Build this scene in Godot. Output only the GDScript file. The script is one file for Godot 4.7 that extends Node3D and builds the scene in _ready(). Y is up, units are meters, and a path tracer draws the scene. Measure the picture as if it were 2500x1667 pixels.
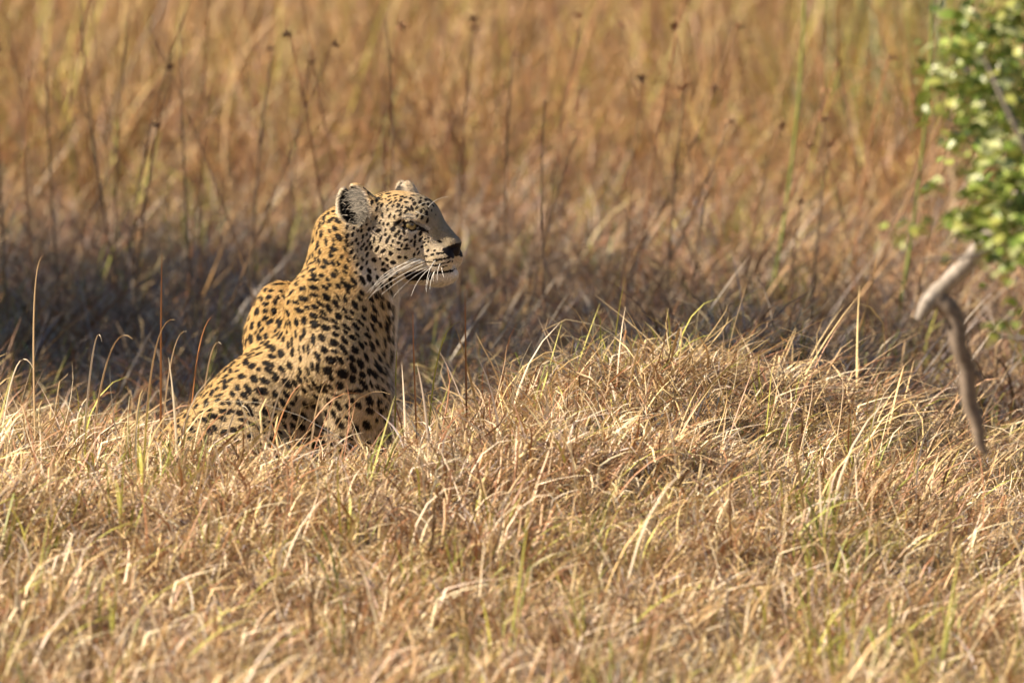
extends Node3D
# A leopard sitting in dry grass, seen through a long lens.

const ONLY_CAT := false
const DOWN := 0.08727            # the camera looks 5 degrees down
var fine := FastNoiseLite.new()
var wide := FastNoiseLite.new()
var used := {}


func _ready() -> void:
	fine.seed = 11
	fine.noise_type = FastNoiseLite.TYPE_SIMPLEX
	fine.frequency = 1.0
	wide.seed = 5
	wide.noise_type = FastNoiseLite.TYPE_SIMPLEX
	wide.frequency = 1.0

	# --- camera: 400 mm at f/5.6, focused on the animal
	var cam := Camera3D.new()
	cam.name = "camera"
	add_child(cam)
	cam.position = Vector3(0, 0.415 + 25.25 * tan(DOWN), 25.25)
	cam.rotation.x = -DOWN
	cam.fov = rad_to_deg(2.0 * atan(12.0 / 400.0))
	cam.near = 1.0
	cam.far = 1500.0
	var lens := CameraAttributesPhysical.new()
	lens.frustum_focal_length = 400.0
	lens.frustum_focus_distance = 25.33
	lens.frustum_near = 1.0
	lens.frustum_far = 1500.0
	lens.exposure_aperture = 5.0
	cam.attributes = lens

	# --- sky and sun
	var env := Environment.new()
	env.background_mode = Environment.BG_SKY
	env.sky = Sky.new()
	var sky := ProceduralSkyMaterial.new()
	sky.sky_top_color = Color(0.39, 0.48, 0.62)
	sky.sky_horizon_color = Color(0.74, 0.73, 0.70)
	sky.sky_curve = 0.12
	sky.ground_bottom_color = Color(0.30, 0.24, 0.17)
	sky.ground_horizon_color = Color(0.55, 0.5, 0.42)
	env.sky.sky_material = sky
	env.background_energy_multiplier = 0.43
	env.tonemap_mode = Environment.TONE_MAPPER_LINEAR
	env.tonemap_exposure = 2.36
	env.sdfgi_enabled = true
	env.ssao_enabled = true
	env.ssil_enabled = true
	var world := WorldEnvironment.new()
	world.name = "sky"
	world.environment = env
	add_child(world)

	var sun := DirectionalLight3D.new()
	sun.name = "sun"
	sun.light_color = Color(1.0, 0.92, 0.815)
	sun.light_energy = 1.5
	sun.light_angular_distance = 0.5
	sun.shadow_enabled = true
	add_child(sun)
	var from_sun := Vector3(0.80, -0.55, -0.04).normalized()
	sun.look_at_from_position(-from_sun * 50.0, Vector3.ZERO, Vector3.UP)

	make_ground()
	if not ONLY_CAT:
		make_grass()
		make_blades()
		make_stalks()
		make_shrubs()
	make_leopard()


# ------------------------------------------------------------------ naming
func numbered(called: String) -> String:
	var n: int = used.get(called, 0)
	used[called] = n + 1
	return called if n == 0 else "%s_%03d" % [called, n]


func thing(called: String, label: String, category: String, at: Vector3, group := "") -> Node3D:
	var o := Node3D.new()
	o.name = numbered(called)
	add_child(o, true)
	o.position = at
	o.set_meta("label", label)
	o.set_meta("category", category)
	if group != "":
		o.set_meta("group", group)
	return o


func part(called: String, mesh: Mesh, material: Material, parent: Node) -> MeshInstance3D:
	var o := MeshInstance3D.new()
	o.name = called
	o.mesh = mesh
	o.material_override = material
	parent.add_child(o, true)
	return o


func coloured(rough := 0.7, backlight := 0.0, spec := 0.5) -> StandardMaterial3D:
	var m := StandardMaterial3D.new()
	m.vertex_color_use_as_albedo = true
	m.roughness = rough
	m.metallic_specular = spec
	m.cull_mode = BaseMaterial3D.CULL_DISABLED
	if backlight > 0.0:
		m.backlight_enabled = true
		m.backlight = Color(backlight, backlight, backlight)
	return m


func to_mesh(v: PackedVector3Array, n: PackedVector3Array, c: PackedColorArray, idx: PackedInt32Array) -> ArrayMesh:
	var a := []
	a.resize(Mesh.ARRAY_MAX)
	a[Mesh.ARRAY_VERTEX] = v
	if n.size() > 0:
		a[Mesh.ARRAY_NORMAL] = n
	if c.size() > 0:
		a[Mesh.ARRAY_COLOR] = c
	a[Mesh.ARRAY_INDEX] = idx
	var m := ArrayMesh.new()
	m.add_surface_from_arrays(Mesh.PRIMITIVE_TRIANGLES, a)
	return m


# a tube along points with a radius at each
func tube(pts: PackedVector3Array, radii: PackedFloat32Array, col: Color, sides := 6, rough := 0.0) -> ArrayMesh:
	var v := PackedVector3Array()
	var n := PackedVector3Array()
	var c := PackedColorArray()
	var idx := PackedInt32Array()
	var side := Vector3(0.3, 0.1, 1.0)
	for i in pts.size():
		var t: Vector3 = (pts[mini(i + 1, pts.size() - 1)] - pts[maxi(i - 1, 0)]).normalized()
		side = (side - t * side.dot(t)).normalized()
		var other: Vector3 = t.cross(side)
		for k in sides:
			var a: float = TAU * k / sides
			var out: Vector3 = side * cos(a) + other * sin(a)
			var bump: float = 1.0
			if rough > 0.0:
				bump += rough * (0.7 * fine.get_noise_3dv(pts[i] * 30.0 + out * 1.3) + 0.5 * fine.get_noise_3dv(pts[i] * 90.0 + out * 2.2))
			v.append(pts[i] + out * radii[i] * bump)
			n.append(out)
			var tone: float = 1.0
			if rough > 0.0:
				tone = 1.0 + 0.6 * fine.get_noise_3dv(Vector3(pts[i].x * 60.0, pts[i].y * 60.0, 0) + out * 2.5)
			c.append(Color(col.r * tone, col.g * tone, col.b * tone))
		if i > 0:
			for k in sides:
				var k2: int = (k + 1) % sides
				var p: int = (i - 1) * sides
				var q: int = i * sides
				idx.append_array([p + k, q + k, p + k2, q + k, q + k2, p + k2])
	var b: int = v.size()
	v.append(pts[0]); n.append((pts[0] - pts[1]).normalized()); c.append(col)
	v.append(pts[-1]); n.append((pts[-1] - pts[-2]).normalized()); c.append(col)
	var last: int = (pts.size() - 1) * sides
	for k in sides:
		idx.append_array([b, k, (k + 1) % sides, b + 1, last + (k + 1) % sides, last + k])
	return to_mesh(v, n, c, idx)


func curve3(a: Vector3, b: Vector3, c: Vector3, steps: int) -> PackedVector3Array:
	var out := PackedVector3Array()
	for i in steps + 1:
		var t: float = float(i) / steps
		out.append(a.lerp(b, t).lerp(b.lerp(c, t), t))
	return out


# ------------------------------------------------------------------ ground
func height_at(x: float, z: float) -> float:
	var h: float = 0.03 * wide.get_noise_2d(x * 0.9, z * 0.9) + 0.02 * wide.get_noise_2d(x * 3.1 + 40.0, z * 3.1)
	h *= clampf((absf(z) + absf(x + 0.5)) * 1.5, 0.15, 1.0)
	h += 0.12 * exp(-pow((x - 0.04) / 0.36, 2.0) - pow((z + 0.7) / (0.5 if z < -0.7 else 1.5), 2.0))
	h += 0.21 * exp(-pow((x - 0.38) / 0.32, 2.0) - pow((z + 1.1) / (0.5 if z < -1.1 else 1.5), 2.0))
	h += 0.10 * exp(-pow((x - 0.78) / 0.28, 2.0) - pow((z + 1.1) / (0.4 if z < -1.1 else 1.3), 2.0))
	h += 0.20 * exp(-pow((x - 0.52) / 0.42, 2.0) - pow((z + 2.2) / 0.42, 2.0))
	h += 0.07 * wide.get_noise_2d(x * 6.0, z * 6.0) * exp(-pow((x - 0.38) / 0.5, 2.0) - pow((z + 0.95) / 0.6, 2.0))
	h += 0.12 * exp(-pow((x + 0.55) / 0.4, 2.0) - pow((z - 4.75) / 0.25, 2.0))
	h -= 0.06 * exp(-pow((x + 1.0) / 1.0, 2.0) - pow((z + 3.6) / 1.3, 2.0))
	h += 0.19 * exp(-pow((z - 0.75) / (0.42 if z < 0.75 else 1.9), 2.0)) * lerpf(0.25, 1.0, smoothstep(1.5, -0.1, x))
	h += 0.13 * exp(-pow((z + 0.45) / 0.7, 2.0)) * smoothstep(-0.68, -1.0, x)
	return h


func make_ground() -> void:
	var v := PackedVector3Array()
	var n := PackedVector3Array()
	var c := PackedColorArray()
	var idx := PackedInt32Array()
	var xs := PackedFloat32Array()
	var zs := PackedFloat32Array()
	for k in 81:
		xs.append(-4.0 + 0.1 * k)
	for e in [6.0, 10.0, 20.0, 60.0, 200.0, 900.0]:
		xs.append(e)
		xs.insert(0, -e)
	for k in 321:
		zs.append(-26.0 + 0.1 * k)
	for e in [10.0, 20.0, 40.0, 120.0]:
		zs.append(e)
	for e in [-35.0, -60.0, -150.0, -400.0, -1100.0]:
		zs.insert(0, e)
	for z in zs:
		for x in xs:
			v.append(Vector3(x, height_at(x, z) if absf(x) < 5.0 and z > -27.0 and z < 7.0 else 0.0, z))
			var t: float = 1.0 + 0.35 * wide.get_noise_2d(x * 4.0, z * 4.0)
			c.append(Color(0.22 * t, 0.145 * t, 0.08 * t))
	var w: int = xs.size()
	for j in zs.size() - 1:
		for i in w - 1:
			var p: int = j * w + i
			idx.append_array([p, p + 1, p + w, p + 1, p + w + 1, p + w])
	n.resize(v.size())
	for k in range(0, idx.size(), 3):
		var f: Vector3 = (v[idx[k + 2]] - v[idx[k]]).cross(v[idx[k + 1]] - v[idx[k]])
		for e in 3:
			n[idx[k + e]] += f
	for k in n.size():
		n[k] = n[k].normalized()
	var g := part("ground", to_mesh(v, n, c, idx), coloured(0.95), self)
	g.set_meta("kind", "structure")
	g.set_meta("label", "dry brown earth and litter under the grass")


# ------------------------------------------------------------------ grass
# One tuft of curved blades. Tones are [colour, weight] pairs.
func tuft(rng: RandomNumberGenerator, count: int, radius: float, h0: float, h1: float, tilt: float, bend: float, width: float, wind: float, tones: Array, low := 0.1) -> ArrayMesh:
	var v := PackedVector3Array()
	var n := PackedVector3Array()
	var c := PackedColorArray()
	var idx := PackedInt32Array()
	var total := 0.0
	for t in tones:
		total += t[1]
	for b in count:
		var pick: float = rng.randf() * total
		var tone: Color = tones[0][0]
		for t in tones:
			pick -= t[1]
			if pick <= 0.0:
				tone = t[0]
				break
		var k: float = rng.randf_range(0.75, 1.2)
		tone = Color(tone.r * k, tone.g * k * rng.randf_range(0.95, 1.04), tone.b * k * rng.randf_range(0.9, 1.1))
		var a: float = rng.randf() * TAU
		var p := Vector3(cos(a), 0, sin(a)) * radius * sqrt(rng.randf())
		var way: Vector3 = Vector3(cos(a) * 0.9 + wind * rng.randf_range(0.3, 1.6), 0, sin(a) * 0.9)
		a = atan2(way.z, way.x) + rng.randf_range(-0.5, 0.5)
		var ahead := Vector3(cos(a), 0, sin(a))
		var len: float = lerpf(h0, h1, pow(rng.randf(), 1.4))
		var th: float = tilt * rng.randf_range(low, 1.3)
		var swerve: float = rng.randfn() * 0.5 * minf(bend, 1.6)
		var curl: float = bend * (0.08 + 1.7 * pow(rng.randf(), 1.7))
		var w: float = width * rng.randf_range(0.6, 1.25)
		var across: Vector3 = (ahead.cross(Vector3.UP) + ahead * rng.randf_range(-0.9, 0.9)).normalized()
		var kink: float = rng.randf_range(0.35, 0.8) if rng.randf() < 0.18 else 9.0
		var segs := 5
		var start: int = v.size()
		for s in segs + 1:
			var t: float = float(s) / segs
			var ang: float = th + curl * t * t + (0.9 if t > kink else 0.0)
			ahead = Vector3(cos(a + swerve * t * t), 0, sin(a + swerve * t * t))
			var dir: Vector3 = Vector3.UP * cos(ang) + ahead * sin(ang)
			if s > 0:
				p += dir * len / segs
			var side: Vector3 = (across - dir * across.dot(dir)).normalized()
			var half: float = 0.5 * w * (1.0 - 0.92 * pow(t, 2.2)) * (0.75 + 0.25 * minf(t * 4.0, 1.0))
			var nn: Vector3 = side.cross(dir).normalized()
			v.append(p - side * half); v.append(p + side * half)
			n.append((nn - side * 0.35).normalized()); n.append((nn + side * 0.35).normalized())
			var cc := Color(tone.r * (1.0 + 0.12 * (t - 0.5)), tone.g * (1.0 + 0.08 * (t - 0.5)), tone.b)
			c.append(cc); c.append(cc)
			if s > 0:
				var q: int = start + s * 2
				idx.append_array([q - 2, q, q - 1, q - 1, q, q + 1])
	return to_mesh(v, n, c, idx)


# scatters tufts of several shapes over an area; keep(x, z) is the share that grows there
func scatter(called: String, label: String, shapes: Array, x0: float, x1: float, z0: float, z1: float, per_m2: float, keep: Callable, s0: float, s1: float, turn: float, material: Material, seed_: int, tint := 0.12) -> void:
	var rng := RandomNumberGenerator.new()
	rng.seed = seed_
	var root := thing(called, label, "grass", Vector3.ZERO)
	root.set_meta("kind", "stuff")
	var lists := []
	var tints := []
	for s in shapes:
		lists.append([])
		tints.append([])
	var total: int = int((x1 - x0) * (z1 - z0) * per_m2)
	for i in total:
		var x: float = rng.randf_range(x0, x1)
		var z: float = rng.randf_range(z0, z1)
		var roll: float = rng.randf()
		var s: float = rng.randf_range(s0, s1)
		var yaw: float = rng.randf_range(-turn, turn)
		var which: int = rng.randi() % shapes.size()
		var e: float = rng.randf_range(-1.0, 1.0)
		var f: float = rng.randf_range(-1.0, 1.0)
		if roll > keep.call(x, z):
			continue
		var b := Basis(Vector3.UP, yaw).scaled(Vector3(s, s * (1.0 + 0.18 * f), s))
		lists[which].append(Transform3D(b, Vector3(x, height_at(x, z) - 0.012, z)))
		var g: float = 1.0 + tint * e + 0.9 * tint * wide.get_noise_2d(x * 1.7 + 9.0, z * 1.7)
		tints[which].append(Color(g, g * (1.0 + 0.25 * tint * f), g * (1.0 - 0.3 * tint * f)))
	for k in shapes.size():
		if lists[k].size() == 0:
			continue
		var mm := MultiMesh.new()
		mm.transform_format = MultiMesh.TRANSFORM_3D
		mm.use_colors = true
		mm.mesh = shapes[k]
		mm.instance_count = lists[k].size()
		for i in lists[k].size():
			mm.set_instance_transform(i, lists[k][i])
			mm.set_instance_color(i, tints[k][i])
		var o := MultiMeshInstance3D.new()
		o.name = "grass_tufts"
		o.multimesh = mm
		o.material_override = material
		o.set_meta("kind", "stuff")
		root.add_child(o, true)


func clear_of_leopard(x: float, z: float) -> bool:
	var lx: float = x + 0.364
	return not (lx > -0.56 and lx < 0.13 and z > -0.22 and z < 0.20)


func make_grass() -> void:
	var rng := RandomNumberGenerator.new()
	rng.seed = 77
	var straw := Color(0.70, 0.53, 0.275)
	var pale := Color(0.85, 0.73, 0.54)
	var tan_ := Color(0.52, 0.365, 0.20)
	var rust := Color(0.34, 0.165, 0.08)
	var gold := Color(0.47, 0.265, 0.105)
	var amber := Color(0.50, 0.325, 0.155)
	var brown := Color(0.17, 0.105, 0.06)
	var grey := Color(0.42, 0.37, 0.32)
	var green := Color(0.27, 0.32, 0.05)
	var lime := Color(0.47, 0.45, 0.10)
	var m := coloured(0.45, 0.45)

	var near := []
	for k in 10:
		near.append(tuft(rng, 40, 0.10, 0.05, 0.19, 1.1, 2.7, 0.0044, 0.5, [[straw, 4.6], [pale, 3.2], [tan_, 2.4], [rust, 1.7], [grey, 0.8], [lime, 0.9], [brown, 1.5]]))
	scatter("dry_grass", "short curling straw coloured grass that fills the sunlit foreground", near, -2.4, 2.4, -1.9, 5.6, 190.0,
		func(x: float, z: float) -> float: return 1.0 if clear_of_leopard(x, z) else 0.0, 0.6, 1.2, 1.3, m, 1, 0.22)

	var ruddy := []
	for k in 6:
		ruddy.append(tuft(rng, 34, 0.10, 0.06, 0.24, 0.9, 1.8, 0.0044, 0.7, [[rust, 4.0], [tan_, 3.0], [brown, 2.5], [straw, 1.5], [gold, 2.0], [pale, 0.6]]))
	scatter("ruddy_grass", "patches of thin red brown grass among the straw coloured grass", ruddy, -2.4, 2.4, -2.2, 5.6, 150.0,
		func(x: float, z: float) -> float: return clampf(0.04 + 1.3 * wide.get_noise_2d(x * 1.9 - 33.0, z * 1.2), 0.0, 1.0) if clear_of_leopard(x, z) else 0.0, 0.7, 1.15, 1.3, m, 9)

	var straws := []
	for k in 6:
		straws.append(tuft(rng, 6, 0.12, 0.18, 0.40, 1.35, 0.5, 0.006, 0.5, [[straw, 3.0], [pale, 3.0], [tan_, 1.0], [rust, 1.0]], 0.7))
	scatter("broken_straw", "broken pale straws lying loose across the grass", straws, -2.4, 2.4, -2.2, 5.6, 5.0,
		func(x: float, z: float) -> float: return 1.0 if clear_of_leopard(x, z) else 0.0, 0.7, 1.2, PI, m, 10)

	var litter := []
	for k in 6:
		litter.append(tuft(rng, 30, 0.14, 0.06, 0.2, 1.3, 0.9, 0.005, 0.3, [[straw, 3.0], [pale, 1.6], [tan_, 3.0], [rust, 1.5], [grey, 1.0], [brown, 1.3]], 0.6))
	scatter("fallen_grass", "flattened pale grass litter lying between the standing blades", litter, -2.4, 2.4, -2.4, 5.6, 70.0,
		func(x: float, z: float) -> float: return 1.0 if clear_of_leopard(x, z) else 0.0, 0.8, 1.2, PI, m, 2)

	var arcs := []
	for k in 7:
		arcs.append(tuft(rng, 12, 0.08, 0.16, 0.33, 0.75, 2.5, 0.0052, 0.9, [[straw, 3.0], [pale, 2.5], [tan_, 2.0], [rust, 1.8], [lime, 0.4], [brown, 0.8]]))
	scatter("arching_grass", "longer wind bent blades arching above the short grass", arcs, -2.2, 2.2, -1.7, 5.4, 16.0,
		func(x: float, z: float) -> float: return (1.0 if z > 0.15 and z < 0.9 and x < 0.0 else (0.45 + 0.5 * wide.get_noise_2d(x * 2.0, z * 2.0)) * (1.0 - 0.45 * exp(-pow((x - 0.36) / 0.4, 2.0) - pow((z + 0.9) / 0.6, 2.0)))) if clear_of_leopard(x, z) else 0.0, 0.7, 1.05, 0.9, m, 3)

	var mat := []
	for k in 8:
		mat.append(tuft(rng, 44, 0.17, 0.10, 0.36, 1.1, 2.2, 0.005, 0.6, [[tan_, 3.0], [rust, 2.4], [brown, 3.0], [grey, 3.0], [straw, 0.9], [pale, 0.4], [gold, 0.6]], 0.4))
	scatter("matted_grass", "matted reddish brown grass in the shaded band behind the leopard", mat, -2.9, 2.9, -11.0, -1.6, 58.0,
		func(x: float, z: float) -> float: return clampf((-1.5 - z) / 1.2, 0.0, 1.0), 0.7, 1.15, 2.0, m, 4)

	var thatch := []
	for k in 5:
		thatch.append(tuft(rng, 40, 0.13, 0.14, 0.44, 1.25, 1.7, 0.0048, 0.7, [[tan_, 3.0], [straw, 3.0], [rust, 2.0], [pale, 1.0], [brown, 2.0]], 0.6))
	scatter("mound_grass", "long collapsed grass that drapes the low mound right of the leopard", thatch, -0.1, 1.0, -2.9, -0.2, 100.0,
		func(x: float, z: float) -> float: return minf(1.0, exp(-pow((x - 0.38) / 0.42, 2.0) - pow((z + 0.95) / 0.5, 2.0)) + 1.2 * exp(-pow((x - 0.52) / 0.42, 2.0) - pow((z + 2.1) / 0.5, 2.0))), 0.7, 1.1, PI, m, 5)

	var tall := []
	for k in 8:
		tall.append(tuft(rng, 46, 0.16, 0.22, 0.8, 0.6, 2.0, 0.0058, 0.4, [[gold, 4.5], [amber, 3.0], [straw, 1.8], [rust, 2.4], [lime, 1.0], [brown, 2.0]]))
	scatter("tall_golden_grass", "tall golden brown grass standing blurred across the background", tall, -4.2, 4.2, -25.5, -8.6, 30.0,
		func(x: float, z: float) -> float: return clampf((-8.2 - z) / 4.0, 0.0, 1.0), 0.7, 1.15, 2.5, m, 6, 0.28)

	var rank := []
	for k in 4:
		rank.append(tuft(rng, 30, 0.12, 0.3, 0.8, 0.3, 0.8, 0.006, 0.3, [[green, 2.0], [Color(0.24, 0.27, 0.16), 3.0], [lime, 1.5], [gold, 2.0]]))
	scatter("green_tall_grass", "grey green tall grass far behind, beside the shrub's leaves", rank, 0.7, 2.6, -19.0, -10.0, 40.0,
		func(x: float, z: float) -> float: return clampf(0.6 - absf(x - 1.35 + 0.05 * (z + 11.0)) * 1.1 + 0.3 * wide.get_noise_2d(x * 2.0, z), 0.0, 1.0), 0.8, 1.2, 1.5, m, 8)

	var shoots := []
	for k in 4:
		shoots.append(tuft(rng, 7, 0.05, 0.12, 0.30, 0.3, 0.8, 0.0052, 0.5, [[green, 2.0], [lime, 3.0]]))
	scatter("green_grass", "fresh yellow green blades coming up through the dry grass", shoots, -3.0, 3.0, -16.0, 5.4, 22.0,
		func(x: float, z: float) -> float: return clampf(0.35 + 1.6 * wide.get_noise_2d(x * 1.3 + 70.0, z * 1.3) + 0.8 * exp(-pow((x - 0.65) / 0.3, 2.0) - pow((z - 2.9) / 0.8, 2.0)), 0.0, 1.0) if clear_of_leopard(x, z) else 0.0, 0.7, 1.1, 1.5, m, 7)


# long blades that stand out singly round the leopard: foot, middle and tip in metres
func make_blades() -> void:
	var rng := RandomNumberGenerator.new()
	rng.seed = 63
	var m := coloured(0.45, 0.45)
	var straw := Color(0.68, 0.50, 0.28)
	var pale := Color(0.82, 0.71, 0.52)
	var red := Color(0.42, 0.19, 0.07)
	var lime := Color(0.45, 0.44, 0.07)
	var list := [
		[-0.79, 0.34, -0.2, -0.79, 0.46, -0.785, 0.60, red, "straight red brown blade standing alone left of the leopard's back"],
		[-0.83, 0.36, -0.1, -0.815, 0.45, -0.755, 0.458, straw, "pale blade arching right beside the straight red brown one"],
		[-0.795, 0.38, -0.1, -0.775, 0.43, -0.728, 0.432, pale, "whitish blade bent level just behind the straight red brown one"],
		[-0.73, 0.36, -0.1, -0.72, 0.41, -0.672, 0.464, red, "rusty blade leaning right, close to the leopard's rump"],
		[-0.715, 0.40, -0.1, -0.687, 0.44, -0.65, 0.403, pale, "pale drooping blade nearest behind the leopard's lower back"],
		[-0.965, 0.34, -0.05, -0.935, 0.47, -0.915, 0.412, pale, "pale blade folded over in a narrow loop at the left"],
		[-0.95, 0.33, -0.05, -0.91, 0.45, -0.847, 0.419, straw, "straw blade in a wide arch among the lit grass at the left"],
		[-1.15, 0.32, 0.0, -1.115, 0.43, -1.065, 0.355, pale, "thick pale curl of grass at the left edge"],
		[-1.075, 0.38, -0.3, -1.09, 0.54, -1.055, 0.585, straw, "tall bent straw stalk rising into the dark shade at the left edge"],
		[-0.555, 0.18, 0.32, -0.535, 0.32, -0.48, 0.368, pale, "pale blade slanting across the leopard's flank"],
		[-0.565, 0.16, 0.34, -0.50, 0.33, -0.45, 0.352, red, "rusty blade crossing the flank below the pale slanting one"],
		[-0.46, 0.16, 0.32, -0.435, 0.30, -0.408, 0.358, straw, "upright straw blade in front of the leopard's elbow"],
		[-0.52, 0.17, 0.34, -0.43, 0.34, -0.318, 0.325, red, "long red blade lying across the leopard's belly"],
		[-0.46, 0.20, 0.32, -0.37, 0.34, -0.268, 0.329, straw, "long straw blade that reaches across the front leg"],
		[-0.66, 0.20, 0.32, -0.615, 0.35, -0.572, 0.275, pale, "grey arching blade in front of the leopard's haunch"],
		[-0.655, 0.22, 0.34, -0.69, 0.34, -0.735, 0.30, straw, "straw blade bent left in front of the leopard's rump"],
		[-0.425, 0.12, 0.36, -0.40, 0.24, -0.378, 0.295, pale, "short pale blade in front of the leopard's forearm"],
		[-0.262, 0.24, 0.05, -0.26, 0.34, -0.256, 0.405, lime, "yellow green blade standing against the leopard's chest"],
		[-0.19, 0.28, 0.0, -0.185, 0.42, -0.115, 0.462, lime, "yellow green blade arching right in front of the leopard's chest"],
		[-0.10, 0.30, -0.1, -0.105, 0.43, -0.105, 0.52, red, "straight rusty blade standing below the leopard's chin"],
		[-0.21, 0.32, -0.2, -0.225, 0.42, -0.222, 0.47, red, "thin leaning stem between the leopard's chest and the rusty blade"]]
	for e in list:
		var foot := Vector3(e[0], minf(height_at(e[0], e[2]), e[1]) - 0.01, e[2])
		var pts := curve3(Vector3.ZERO, Vector3(e[3], e[4] + (e[4] - e[1]) * 0.25, e[2]) - foot, Vector3(e[5], e[6], e[2] + 0.03) - foot, 12)
		var v := PackedVector3Array()
		var n := PackedVector3Array()
		var c := PackedColorArray()
		var idx := PackedInt32Array()
		var across := Vector3(1.0, 0.3, rng.randf_range(-0.7, 0.7))
		for k in 13:
			var t: Vector3 = (pts[mini(k + 1, 12)] - pts[maxi(k - 1, 0)]).normalized()
			var side: Vector3 = (across - t * across.dot(t)).normalized() * 0.0024 * (1.0 - 0.85 * pow(k / 12.0, 2.0))
			var nn: Vector3 = side.normalized().cross(t)
			v.append(pts[k] - side); v.append(pts[k] + nn * 0.0007); v.append(pts[k] + side)
			n.append((nn - side.normalized() * 0.5).normalized()); n.append(nn); n.append((nn + side.normalized() * 0.5).normalized())
			var g: float = rng.randf_range(0.9, 1.1)
			for q in 3:
				c.append(Color(e[7].r * g, e[7].g * g, e[7].b * g))
			if k > 0:
				var q: int = k * 3
				idx.append_array([q - 3, q, q - 2, q - 2, q, q + 1, q - 2, q + 1, q - 1, q - 1, q + 1, q + 2])
		var o := part(numbered("grass_blade"), to_mesh(v, n, c, idx), m, self)
		o.position = foot
		o.set_meta("label", e[8])
		o.set_meta("category", "grass blade")
		o.set_meta("group", "long grass blades round the leopard")


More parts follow.
